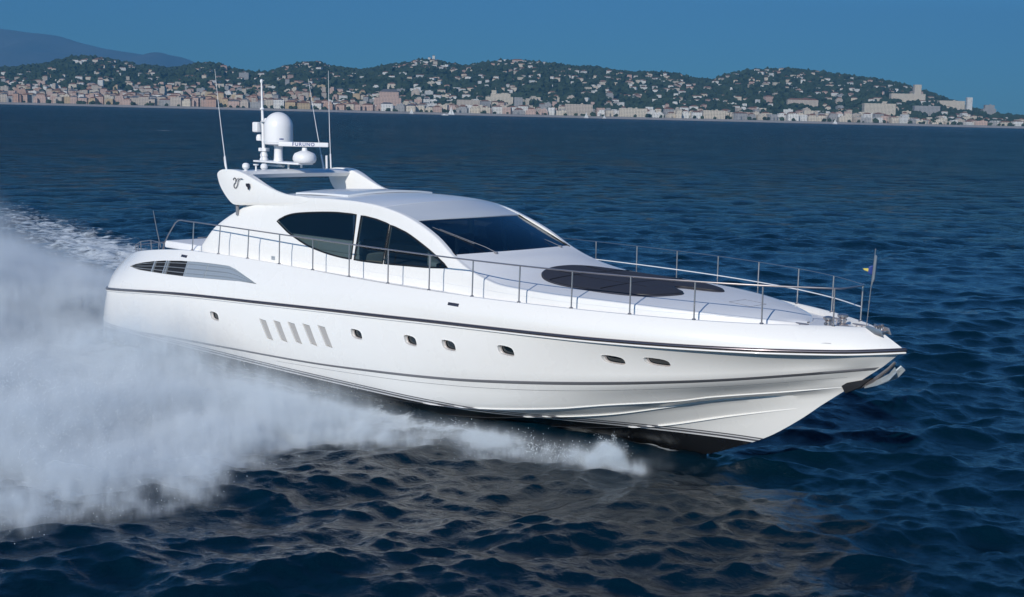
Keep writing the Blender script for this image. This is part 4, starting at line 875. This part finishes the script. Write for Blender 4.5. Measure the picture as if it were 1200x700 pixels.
# fine drops torn off the edges of the plume and off the curl at the bow
rd = np.random.default_rng(31); cand = np.argwhere((dens > .04) & (dens < .5) & (gx[:, None, None] > 4) & (gz[None, None, :] < 1.6) & (gy[None, :, None] < -3.4)); pick = cand[rd.integers(0, len(cand), 9000)]
Pd = np.stack([gx[pick[:, 0]], gy[pick[:, 1]], gz[pick[:, 2]]], -1)+rd.normal(0, .10, (9000, 3)); Sd = rd.uniform(.003, .0085, len(Pd))
dv = rd.normal(0, 1, (1500, 3)); dv /= np.linalg.norm(dv, axis=1)[:, None]; dr = rd.uniform(.2, 1.0, 1500)[:, None]*(1+.25*np.sin(dv[:, :1]*6+dv[:, 1:2]*5)); Pb = np.array([20.4, -2.45, .30])+dv*dr*np.array([.34, .34, .36])
Pb[:200] += rd.normal(0, .09, (200, 3)); Pr = np.stack([rd.uniform(15.5, 20.2, 1300), rd.normal(0, .30, 1300), np.abs(rd.normal(0, .13, 1300))], -1); Pr[:, 1] -= 2.75-(Pr[:, 0]-18)*.12
Pd = np.concatenate([Pd, Pb, Pr]); Sd = np.concatenate([Sd, rd.uniform(.003, .008, 1500), rd.uniform(.004, .011, 1300)]); Pd[:, 2] = np.abs(Pd[:, 2])+.02
oc = np.array([(1, 0, 0), (-1, 0, 0), (0, 1, 0), (0, -1, 0), (0, 0, 1), (0, 0, -1)], float); of = np.array([(0, 2, 4), (2, 1, 4), (1, 3, 4), (3, 0, 4), (2, 0, 5), (1, 2, 5), (3, 1, 5), (0, 3, 5)])
Vd = (Pd[:, None]+oc[None]*Sd[:, None, None]*np.array([1, 1, 1.5])).reshape(-1, 3); Fd = (of[None]+(np.arange(len(Pd))*6)[:, None, None]).reshape(-1, 3)
me = bpy.data.meshes.new('spray_droplets'); me.from_pydata(Vd.tolist(), [], Fd.tolist()); me.materials.append(mat('water_drops', (.70, .76, .80), .5))
o = bpy.data.objects.new('spray_droplets', me); COL.objects.link(o); tag(o, 'fine white drops torn off the edge of the spray', 'droplets', kind='stuff')

# ================================================================== land
def px2u(px, v): return (px-600)/FPX*v
RIDGE_PX = [(-150, 84), (0, 82), (50, 78), (100, 70), (120, 70), (150, 76), (200, 82), (245, 76), (280, 84), (310, 87), (330, 82), (365, 75), (385, 80), (420, 84), (460, 77), (500, 73), (540, 79), (580, 74), (610, 74), (650, 79), (700, 83), (740, 87), (780, 88), (800, 94), (820, 95), (850, 88), (880, 84), (920, 84), (960, 88), (1000, 93), (1040, 100), (1080, 112), (1105, 121), (1130, 130), (1160, 135), (1200, 138), (1350, 141)]
RV = 4800.0
hzy = lambda px: 132.5+.0238*(px-600)
ridge = tab([(px2u(a, RV), (hzy(a)-b)/FPX*RV+CAM[2]-10) for a, b in RIDGE_PX])
_rw = np.random.default_rng(21); LW = [(_rw.uniform(.002, .012), _rw.uniform(0, 6.28), _rw.uniform(0, 6.28), _rw.uniform(.5, 1)) for _ in range(14)]
def ground(u, v):
    u = np.asarray(u, float); v = np.asarray(v, float)
    s = sstep(v, 3120, RV)**.92; back = 1-.35*sstep(v, RV, 6600)
    lob = sum(a*np.sin(u*k*2+p1)*np.sin(v*k*2.3+p2) for k, p1, p2, a in LW)*3.2
    hh_ = ridge(u*(RV/np.maximum(v, 2500))**.85)
    return .6+3.0*sstep(v, SHORE+25, SHORE+60)+hh_*s*back+lob*s*(1-sstep(v, 4300, 4800)*.75)*np.clip(hh_/120, .2, 1)
uu = np.linspace(-2600, 2600, 330); vv = np.concatenate([[SHORE-40, SHORE-8, SHORE+6], np.linspace(SHORE+25, 6600, 140)])
VVg, UUg = np.meshgrid(vv, uu, indexing='ij'); Z = ground(UUg, VVg); Z[0] = -6; Z[1] = -.8; Z[2] = .5
XX_, YY_ = W2(UUg, VVg)
mb = MB(); mb.grid([[(XX_[i, j], YY_[i, j], Z[i, j]) for j in range(len(uu))] for i in range(len(vv))])
M_hill = mat('hill_scrub', (0.040, 0.060, 0.026), 0.9, spec=.1, var=.5, vscale=.02)
hills = mb.build('hills', M_hill, None, recalc=False, merge=0); tag(hills, 'green wooded hills rising behind the town', 'hills', kind='structure')
# beach
mb = MB(); rr = []
for v_, z_ in ((SHORE-14, -.5), (SHORE-3, .55), (SHORE+12, 1.6), (SHORE+30, 4.1), (SHORE+52, 4.35)):
    rr.append([(*W2(u, v_+6*math.sin(u*.004)+4*math.sin(u*.017)), z_+.15) for u in np.linspace(-2400, 2400, 200)])
mb.grid(rr); M_sand = mat('pale_sand', (.46, .42, .37), .9, spec=.1, var=.25, vscale=.05); beach = mb.build('beach', M_sand, None, recalc=False); tag(beach, 'long pale sandy beach at the foot of the town', 'beach', kind='structure')
# far mountains
MT = [(-700, 30), (-300, 14), (-150, 22), (-60, 28), (0, 33), (30, 37), (60, 40), (95, 50), (125, 57), (160, 63), (185, 68), (205, 66), (225, 72), (245, 80), (290, 92), (340, 104), (420, 118)]
MV = 21000.0; mr = tab([(px2u(a, MV), (hzy(a)-b)/FPX*MV) for a, b in MT])
mb = MB(); rr = []; us = np.linspace(px2u(-700, MV), px2u(420, MV), 160); r5 = np.random.default_rng(8)
nsp = fbm((160, 24, 2), 1.5, 9)[:, :, 0]
for j, v_ in enumerate(np.linspace(14500, 22500, 24)):
    row = []
    for i, u in enumerate(us):
        s = float(sstep(v_, 14500, MV)); uo = u; row.append((*W2(uo, v_), -20+(float(mr(u))+15)*s*(1-.5*float(sstep(v_, MV, 22500)))+nsp[i, j]*75*s*(1-float(sstep(v_, 19500, MV))*.9)*min(1, float(mr(u))/150)))
    rr.append(row)
mb.grid(rr); M_mt = mat('mountain_rock', (0.17, 0.165, 0.16), .95, spec=.05, var=.4, vscale=.002); mts = mb.build('mountains', M_mt, None, recalc=False, merge=0); tag(mts, 'pale blue mountains fading in the distance', 'mountains', kind='structure')

# ---- buildings
def wallmat(name, c):
    m = bpy.data.materials.new(name); m.use_nodes = True; n = m.node_tree; p = n.nodes['Principled BSDF']; L = n.links; p.inputs['Roughness'].default_value = .85
    uv = n.nodes.new('ShaderNodeUVMap'); s_ = n.nodes.new('ShaderNodeSeparateXYZ'); L.new(uv.outputs[0], s_.inputs[0])
    def M(op, a, b):
        q = n.nodes.new('ShaderNodeMath'); q.operation = op
        for i, z in enumerate((a, b)):
            if isinstance(z, (int, float)): q.inputs[i].default_value = z
            else: L.new(z, q.inputs[i])
        return q.outputs[0]
    fu = M('FRACT', M('DIVIDE', s_.outputs[0], 3.4), 0); fv = M('FRACT', M('DIVIDE', s_.outputs[1], 3.1), 0)
    wu = M('MULTIPLY', M('GREATER_THAN', fu, .28), M('LESS_THAN', fu, .72)); wv = M('MULTIPLY', M('GREATER_THAN', fv, .30), M('LESS_THAN', fv, .80))
    win = M('MULTIPLY', wu, wv); mx = n.nodes.new('ShaderNodeMix'); mx.data_type = 'RGBA'; L.new(win, mx.inputs[0]); mx.inputs[6].default_value = (*c, 1); mx.inputs[7].default_value = (.05, .06, .07, 1)
    L.new(mx.outputs[2], p.inputs['Base Color']); return m
WALLS = {'white': (.84, .82, .77), 'cream': (.72, .63, .50), 'pink': (.62, .44, .36), 'ochre': (.60, .45, .27), 'grey': (.40, .39, .38), 'beige': (.60, .51, .42), 'salmon': (.55, .35, .26)}
MW = {k: wallmat('wall_'+k, v) for k, v in WALLS.items()}
MR = {'terracotta': mat('roof_tiles', (.24, .12, .075), .9, var=.2, vscale=.3), 'flat': mat('flat_roof', (.33, .31, .29), .9, var=.2, vscale=.2), 'grey': mat('slate_roof', (.13, .13, .14), .8)}
yaw_r = math.atan2(rh[1], rh[0])
MASS = {}
def building(name, u, v, w_, d_, h_, col, roof, rz=0.0, setback=0.0, wing=0.0, tower=0.0, mass=False):
    zb = float(ground(u, v)); x, y = W2(u, v); V_, F_, MI, UVS = [], [], [], []
    def bx(cx, cyy, w, d, z0, z1, mi=0, top=1):
        b = len(V_); c_ = [(cx-w/2, cyy-d/2), (cx+w/2, cyy-d/2), (cx+w/2, cyy+d/2), (cx-w/2, cyy+d/2)]
        V_.extend([(a, e, z0) for a, e in c_]+[(a, e, z1) for a, e in c_])
        for i in range(4):
            j = (i+1) % 4; F_.append((b+i, b+j, b+4+j, b+4+i)); MI.append(mi); ln = w if i % 2 == 0 else d; UVS.append([(0, z0), (ln, z0), (ln, z1), (0, z1)])
        F_.append((b+4, b+5, b+6, b+7)); MI.append(top); UVS.append([(0, 0)]*4)
    def hip(cx, cyy, w, d, z0, rh_):
        b = len(V_); e = .5; o2 = min(w, d)/2*.85
        V_.extend([(cx-w/2-e, cyy-d/2-e, z0), (cx+w/2+e, cyy-d/2-e, z0), (cx+w/2+e, cyy+d/2+e, z0), (cx-w/2-e, cyy+d/2+e, z0)])
        if w >= d: V_.extend([(cx-w/2+o2, cyy, z0+rh_), (cx+w/2-o2, cyy, z0+rh_)]); fs = [(0, 1, 5, 4), (1, 2, 5), (2, 3, 4, 5), (3, 0, 4), (3, 2, 1, 0)]
        else: V_.extend([(cx, cyy-d/2+o2, z0+rh_), (cx, cyy+d/2-o2, z0+rh_)]); fs = [(0, 1, 4), (1, 2, 5, 4), (2, 3, 5), (3, 0, 4, 5), (3, 2, 1, 0)]
        for f in fs: F_.append(tuple(b+q for q in f)); MI.append(1); UVS.append([(0, 0)]*len(f))
    hb_ = h_*(1-setback); bx(0, 0, w_, d_, -6, hb_)
    if setback: bx(w_*.04, 0, w_*.72, d_*.7, hb_-.01, h_)
    if wing: bx(-w_*.3, -d_*.5-wing/2+.05, w_*.34, wing, -6, hb_*.72)
    if tower: bx(w_*.28, 0, w_*.2, d_*.8, hb_-.02, hb_+tower)
    if roof != 'flat':
        hip(0 if not setback else w_*.04, 0, w_ if not setback else w_*.72, d_ if not setback else d_*.7, (hb_ if not setback else h_)+.02, min(w_, d_)*.22)
    elif w_ > 20:
        bx(w_*.12, 0, min(5, w_*.3), min(4, d_*.4), h_-.02, h_+2.2)
    if mass:
        A = MASS.setdefault('v', []); b = len(A); a_ = yaw_r+rz; c_, s_ = math.cos(a_), math.sin(a_)
        A.extend([(x+p[0]*c_-p[1]*s_, y+p[0]*s_+p[1]*c_, zb+p[2]) for p in V_]); MASS.setdefault('f', []).extend([tuple(b+i for i in f) for f in F_])
        MASS.setdefault('m', []).extend([list(MW).index(col) if q == 0 else len(MW)+list(MR).index(roof) for q in MI]); MASS.setdefault('uv', []).extend([c for f in UVS for c in f]); return None
    me = bpy.data.meshes.new(name); me.from_pydata(V_, [], F_); me.materials.append(MW[col]); me.materials.append(MR[roof]); me.polygons.foreach_set('material_index', MI)
    ul = me.uv_layers.new(name='UVMap'); ul.data.foreach_set('uv', np.array([c for f in UVS for c in f], np.float32).ravel())
    o = bpy.data.objects.new(name, me); COL.objects.link(o); o.location = (x, y, zb); o.rotation_euler = (0, 0, yaw_r+rz); return o
REC = []
def landmark(px):
    T = [(0, 60, 'at the far left of the shore'), (60, 140, 'under the sharp hill at the left'), (140, 215, 'right of the left hill'), (215, 262, 'behind the lone whip aerial'), (262, 320, 'behind the signal mast'), (320, 375, 'between the satellite dome and twin aerials'), (375, 420, 'just right of the twin aerials'), (420, 480, 'below the stepped pink hotel'), (480, 540, 'under the hilltop towers'), (540, 620, 'under the middle hill'), (620, 700, 'right of the middle hill'), (700, 780, 'left of the saddle'), (780, 850, 'under the saddle in the hills'), (850, 930, 'under the right hill'), (930, 1000, 'right of the right hill'), (1000, 1080, 'by the wide cream block at right'), (1080, 1140, 'below the white tower at right'), (1140, 1300, 'at the far right of the shore')]
    for a, b, t in T:
        if a <= px < b: return t
    return 'at the far left of the shore' if px < 0 else 'at the far right of the shore'
def reg(o, px, size, col, roof, kind, row): REC.append((o, px, size, col, roof, kind, row))
rb = random.Random(42); occupied = []
SPECIAL = [  # px, v, w, d, h, colour, roof, setback, tower, label, category
 (451, 3190, 62, 30, 44, 'pink', 'grey', .30, 0, 'big stepped pink hotel with a grey roof above the seafront', 'hotel'),
 (602, 3260, 20, 18, 36, 'grey', 'flat', 0, 0, 'pale grey slab tower rising behind the seafront row', 'tower block'),
 (672, 3120, 62, 24, 27, 'beige', 'flat', 0, 0, 'wide flat beige block in the middle of the seafront', 'apartment block'),
 (336, 3900, 0, 0, 0, 'grey', 'flat', 0, 0, None, None),
 (1020, 3420, 78, 24, 33, 'cream', 'flat', 0, 0, 'wide pale cream apartment block standing tall at the right of the town', 'apartment block'),
 (1075, 3560, 66, 20, 24, 'grey', 'flat', 0, 0, 'long grey block adjoining the wide cream block', 'apartment block'),
 (1052, 3900, 96, 24, 22, 'cream', 'flat', 0, 26, 'long cream block with a square tower on the right slope', 'apartment block'),
 (1103, 3900, 72, 24, 26, 'cream', 'flat', 0, 0, 'long cream block left of the white tower', 'apartment block'),
 (1124, 4000, 15, 15, 44, 'white', 'flat', 0, 0, 'slim white tower standing above the right shore', 'tower block'),
 (1147, 4000, 38, 20, 36, 'grey', 'flat', .3, 0, 'broad grey tower at the far right skyline', 'tower block'),
 (284, 4250, 30, 14, 20, 'grey', 'flat', 0, 0, 'square grey block alone on the ridge left of the mast', 'apartment block'),
 (545, 3350, 60, 22, 22, 'beige', 'flat', 0, 0, 'long beige hotel on the slope left of the grey slab tower', 'hotel'),
 (580, 3500, 70, 22, 26, 'cream', 'flat', .3, 0, 'terraced cream hotel on the slope above the seafront', 'hotel'),
 (735, 3090, 62, 20, 20, 'cream', 'flat', 0, 0, 'long cream seafront palace with a flat roof', 'hotel'),
 (334+495, 3110, 50, 20, 20, 'cream', 'flat', 0, 0, 'cream seafront hotel with a flat roof below the saddle', 'hotel'),
 (931, 3600, 80, 18, 17, 'beige', 'terracotta', 0, 0, 'long beige terrace half way up the right hill', 'apartment block'),
 (600, 4550, 36, 16, 14, 'pink', 'terracotta', 0, 0, 'pink mansion near the top of the middle hill', 'mansion'),
]
for (px, v, w_, d_, h_, c_, rf, sb, tw, lab, cat_) in SPECIAL:
    if not lab: continue
    u = px2u(px, v); o = building('hotel' if cat_ == 'hotel' else 'apartment_block', u, v, w_, d_, h_, c_, rf, 0, sb, 0, tw); tag(o, lab, cat_); occupied.append((u, v, w_*.55, d_))
def free(u, v, w_, d_):
    for a, b, c, e in occupied:
        if abs(u-a) < (w_/2+c) and -8 < (b-v) < 60: return False
        if abs(u-a) < (w_/2+c) and abs(v-b) < 16: return False
    return True
# rows of town blocks
cols_l = ['pink', 'beige', 'cream', 'white', 'pink', 'salmon', 'grey', 'beige', 'ochre']; cols_r = ['cream', 'white', 'beige', 'cream', 'white', 'pink', 'grey', 'cream']
nb = 0
for v0, prob_l, prob_r, hlo, hhi, rowname in ((3070, .98, .98, 12, 19, 'in the seafront row'), (3125, .93, .9, 13, 22, 'in the second row from the sea'), (3185, .9, .8, 12, 20, 'in the third row from the sea'), (3250, .9, .6, 11, 20, ''), (3325, .85, .38, 11, 20, ''), (3405, .85, .28, 10, 19, ''), (3490, .8, .2, 9, 18, ''), (3590, .72, .14, 9, 17, ''), (3700, .62, .08, 8, 16, ''), (3820, .45, .04, 8, 15, '')):
    u = px2u(-12, v0)
    while u < px2u(1212, v0):
        w_ = rb.uniform(12, 30) if v0 < 3100 else rb.uniform(10, 25); px = 600+u/v0*FPX; pl_ = prob_l if px < 360 else (prob_l*.6+prob_r*.4 if px < 500 else prob_r)
        if px > 1060 and v0 > 3150: pl_ *= .6
        if rb.random() < pl_:
            v = v0+rb.uniform(-14, 16); h_ = rb.uniform(hlo, hhi)*(1.1 if px < 330 else (.86 if px > 1050 else .95)); d_ = rb.uniform(11, 18)
            if rb.random() < .06 and px < 700: h_ *= 1.5
            if px > 1060 and v0 < 3200: h_ *= .72
            if free(u+w_/2, v, w_, d_):
                c_ = rb.choice(cols_l if px < 430 else cols_r); rf = rb.choice(['terracotta', 'flat', 'terracotta', 'flat', 'grey'] if px < 500 else ['flat', 'terracotta', 'flat']); sb = rb.choice([0, 0, .22])
                one = rowname and nb < 292
                o = building('town_house' if w_ < 17 else 'apartment_block', u+w_/2, v, w_*.94, d_, h_, c_, rf, rb.uniform(-.3, .3), sb, rb.choice([0, 0, 8]), 0, mass=not one)
                if one: reg(o, 600+(u+w_/2)/v*FPX, 'tall' if h_ > 19 else ('wide' if w_ > 24 else ('narrow' if w_ < 15 else 'square')), c_, rf, 'apartment block' if w_ >= 17 else 'town house', rowname); nb += 1
        u += w_*rb.uniform(.99, 1.16)
# villas on the slopes
clusters = [(20, 3800, 30), (115, 4300, 16), (160, 3760, 60), (230, 3800, 40), (300, 3950, 50), (355, 4450, 22), (420, 3900, 50), (470, 4450, 34), (500, 4650, 16), (520, 3700, 40), (560, 4200, 40), (600, 4500, 18), (620, 3900, 40), (650, 4350, 46), (690, 4200, 50), (730, 3950, 50), (770, 4350, 36), (800, 3900, 40), (850, 3600, 46), (880, 4400, 40), (915, 4300, 44), (950, 3900, 50), (985, 4300, 34), (1020, 4100, 40), (1060, 4350, 22), (1110, 3560, 30), (1165, 3500, 34), (1185, 3800, 24)]
nv_ = 0; tries = 0
while nv_ < 760 and tries < 40000:
    tries += 1; cx, cv, sp = rb.choice(clusters) if rb.random() < .8 else (rb.uniform(0, 1200), rb.uniform(3500, 4650), 20)
    px = rb.gauss(cx, sp); v = rb.gauss(cv, 200)
    if not (3480 < v < 4780 and -8 < px < 1208): continue
    if px > 1060 and v > 4100+(1100-px)*8: continue
    u = px2u(px, v); w_ = rb.uniform(9, 21); d_ = rb.uniform(8, 12); h_ = rb.uniform(6, 10.5); w_ = rb.uniform(20, 34) if rb.random() < .06 else w_
    if any(abs(u-a) < w_/2+c+1 and abs(v-b) < 20 for a, b, c, e in occupied): continue
    occupied.append((u, v, w_/2, d_)); c_ = rb.choice(['white', 'white', 'white', 'cream', 'cream', 'pink']); rf = rb.choice(['terracotta', 'terracotta', 'terracotta', 'flat'])
    if nv_ >= 290: building('villa', u, v, w_, d_, h_, c_, rf, rb.uniform(-.5, .5), mass=True); nv_ += 1; continue
    o = building('villa', u, v, w_, d_, h_, c_, rf, rb.uniform(-.5, .5))
    pos_ = 'high on the hillside' if v > 4250 else ('half way up the hillside' if v > 3850 else 'low on the hillside')
    reg(o, px, 'large' if w_ > 19 else ('small' if w_ < 14 else 'plain'), c_, rf, 'villa', pos_); nv_ += 1
me = bpy.data.meshes.new('distant_houses'); me.from_pydata(MASS['v'], [], MASS['f'])
for m_ in list(MW.values())+list(MR.values()): me.materials.append(m_)
me.polygons.foreach_set('material_index', MASS['m']); ul = me.uv_layers.new(name='UVMap'); ul.data.foreach_set('uv', np.array(MASS['uv'], np.float32).ravel())
tag((lambda o: (COL.objects.link(o), o)[1])(bpy.data.objects.new('distant_houses', me)), 'mass of small pale houses crowding the slopes behind the seafront', 'houses', kind='stuff')
# the chapel towers on the middle ridge
for px, lab in ((498, 'small white chapel tower on the hilltop, left of two'), (503, 'taller white chapel tower on the hilltop, right of two')):
    v = 4790; u = px2u(px, v); o = building('hilltop_tower', u, v, 9, 9, 24 if px == 503 else 17, 'white', 'grey'); tag(o, lab, 'tower', 'towers on the middle hilltop')
# labels: look, place, then rank within look-alikes
from collections import defaultdict
B_ = defaultdict(list)
RN = {'terracotta': 'tile roofed', 'flat': 'flat roofed', 'grey': 'grey roofed'}
for q in REC: B_[(q[2], q[3], q[4], q[5], q[6], landmark(q[1]))].append(q)
ORD = ['first', 'second', 'third', 'fourth', 'fifth', 'sixth', 'seventh', 'eighth', 'ninth', 'tenth']
for (size, col, roof, kind, row, lm), L_ in B_.items():
    L_.sort(key=lambda q: q[1])
    for i, q in enumerate(L_):
        base = f'{size} {col} {RN[roof]} {kind} {row}, {lm}'
        if len(L_) == 2: base += ', '+('the left one' if i == 0 else 'the right one')
        elif len(L_) > 2: base += f', {ORD[i]} from left'
        ws = base.split()
        if len(ws) > 16: base = base.replace(' from the sea', '').replace(' tile roofed', ' tiled').replace(' in the seafront row', ' on the seafront').replace('half way up the', 'on mid')
        if len(base.split()) > 16: base = base.replace(' the ', ' ')
        tag(q[0], base, kind, 'villas on the hillside' if kind == 'villa' else 'town buildings along the shore')

# houses past the first three hundred and trees: countless at this distance
def ico():
    bm = bmesh.new(); bmesh.ops.create_icosphere(bm, subdivisions=1, radius=1); v_ = np.array([v.co[:] for v in bm.verts]); f_ = np.array([[v.index for v in f.verts] for f in bm.faces]); bm.free(); return v_, f_
iv, iff = ico()
def blobs(name, P, S, m_, label, cat_):
    P = np.array(P); S = np.array(S); n_ = len(P); r = np.random.default_rng(77)
    V_ = iv[None]*S[:, None, :]*(1+r.normal(0, .22, (n_, len(iv), 1))); V_ = V_+P[:, None, :]; V_ = V_.reshape(-1, 3)
    F_ = (iff[None]+(np.arange(n_)*len(iv))[:, None, None]).reshape(-1, 3)
    me = bpy.data.meshes.new(name); me.from_pydata(V_.tolist(), [], F_.tolist()); me.materials.append(m_)
    o = bpy.data.objects.new(name, me); COL.objects.link(o); tag(o, label, cat_, kind='stuff'); return o
M_tree = mat('dark_foliage', (0.045, 0.066, 0.036), .85, spec=.1, var=.55, vscale=.06)
P, S = [], []; rt_ = np.random.default_rng(99)
for _ in range(15000):
    v = rt_.uniform(3180, 4860); px = rt_.uniform(-40, 1240); u = px2u(px, v)
    if v < 3650 and rt_.random() < (.72 if px < 380 else .35): continue
    z = float(ground(u, v)); s_ = rt_.uniform(4, 9)*(1.25 if rt_.random() < .1 else 1); P.append((*W2(u, v), z+s_*.5)); S.append((s_*rt_.uniform(.8, 1.5), s_*rt_.uniform(.8, 1.5), s_*rt_.uniform(.7, 1.15)))
woods = blobs('hillside_woods', P, S, M_tree, 'dark green woodland covering the hills between the villas', 'woods')
P, S = [], []
for _ in range(900):
    px = rt_.uniform(-20, 1220); v = rt_.choice([3045, 3052, 3120, 3140, 3230, 3360])+rt_.uniform(-6, 6)
    if v < 3070 and px < 1080 and rt_.random() < .6: continue
    u = px2u(px, v); s_ = rt_.uniform(2.4, 5.0); P.append((*W2(u, v), float(ground(u, v))+s_*.9+1)); S.append((s_*1.2, s_*1.2, s_))
prom = blobs('seafront_greenery', P, S, M_tree, 'dark green trees and palms along the seafront road', 'greenery')

# ---- small boats off the beach
M_sail = mat('sail_cloth', (.82, .82, .80), .8)
def sailboat(px, v, L_, hm, lab):
    u = px2u(px, v); x, y = W2(u, v); o = bpy.data.objects.new('sailboat', None); COL.objects.link(o); o.location = (x, y, 0); o.rotation_euler = (0, 0, yaw_r); tag(o, lab, 'sailboat', 'sailboats off the beach')
    m_ = MB(); rr = []
    for t in np.linspace(0, 1, 14):
        b = L_*.15*(math.sin(math.pi*min(1, t*.75+.25)))*(1 if t < .98 else .1); xx = (t-.5)*L_; rr.append([(xx, -b, 1.1+.3*t), (xx, -b*.8, .3), (xx, 0, -.4), (xx, b*.8, .3), (xx, b, 1.1+.3*t)])
    m_.grid(rr, closed=True); m_.fan(rr[0]); m_.fan(rr[-1]); h_ = m_.build('boat_hull', M_plastic, None, merge=0.001); h_.parent = o
    m_ = MB(); m_.tube([(.05*L_, 0, 1), (.05*L_, 0, hm+.6)], .16, k=6); h_ = m_.build('boat_mast', M_plastic, None); h_.parent = o
    m_ = MB(); m_.prism([(.02*L_, 1.8), (.02*L_, hm), (-.18*L_, hm*.45), (-.38*L_, 1.9)], -.05, .05); h_ = m_.build('main_sail', M_sail, None); h_.parent = o
    m_ = MB(); m_.prism([(.08*L_, hm*.82), (.08*L_, 1.7), (.46*L_, 1.5)], -.05, .05); h_ = m_.build('fore_sail', M_sail, None); h_.parent = o
sailboat(524, 2900, 15, 19, 'tall white sailboat below the hilltop towers, biggest of the sails'); sailboat(478, 2960, 9, 13, 'slim sailboat left of the tallest sail, near the pink hotel')
sailboat(681, 2900, 10, 13, 'white sailboat off the wide beige seafront block'); sailboat(702, 2930, 8, 8, 'smallest white sailboat, just right of another'); sailboat(970, 2820, 10, 11, 'white sailboat alone off the right shore')
u = px2u(517, 2450); x, y = W2(u, 2450); mo = bpy.data.objects.new('motorboat', None); COL.objects.link(mo); mo.location = (x, y, 0); mo.rotation_euler = (0, 0, yaw_r); tag(mo, 'low white motorboat on the water under the tall sail', 'motorboat')
m_ = MB(); rr = []
for t in np.linspace(0, 1, 14):
    b = 1.9*math.sin(math.pi*min(1, t*.7+.3)); xx = (t-.5)*12; rr.append([(xx, -b, 1.4+.5*t), (xx, -b*.8, .3), (xx, 0, -.4), (xx, b*.8, .3), (xx, b, 1.4+.5*t)])
m_.grid(rr, closed=True); m_.fan(rr[0]); m_.fan(rr[-1]); h_ = m_.build('boat_hull', M_plastic, None); h_.parent = mo
m_ = MB(); m_.prism([(-3.5, 1.4), (-3.2, 2.5), (.6, 2.5), (2.0, 1.6)], -1.1, 1.1); h_ = m_.build('boat_cabin', M_plastic, None, bevel=.1); h_.parent = mo

# ================================================================== haze
xs_, ys_ = [], []
for u, v in ((-17000, -400), (12000, -400), (12000, 23500), (-17000, 23500)): a, b = W2(u, v); xs_.append(a); ys_.append(b)
z0, z1 = -60.0, 1900.0; me = bpy.data.meshes.new('haze'); me.from_pydata([(a, b, z) for z in (z0, z1) for a, b in zip(xs_, ys_)], [], [(0, 1, 2, 3), (7, 6, 5, 4), (0, 4, 5, 1), (1, 5, 6, 2), (2, 6, 7, 3), (3, 7, 4, 0)])
hz = bpy.data.objects.new('haze', me); COL.objects.link(hz); tag(hz, 'thin blue haze over the far shore and mountains', 'haze', kind='stuff')
bm = bmesh.new(); bm.from_mesh(me); bmesh.ops.recalc_face_normals(bm, faces=bm.faces); bm.to_mesh(me); bm.free()
m = bpy.data.materials.new('haze_air'); m.use_nodes = True; n = m.node_tree; n.nodes.clear(); o_ = n.nodes.new('ShaderNodeOutputMaterial'); pv = n.nodes.new('ShaderNodeVolumePrincipled')
pv.inputs['Color'].default_value = (.16, .42, .67, 1); pv.inputs['Density'].default_value = 8.5e-5; pv.inputs['Anisotropy'].default_value = .0
n.links.new(pv.outputs[0], o_.inputs['Volume']); me.materials.append(m)
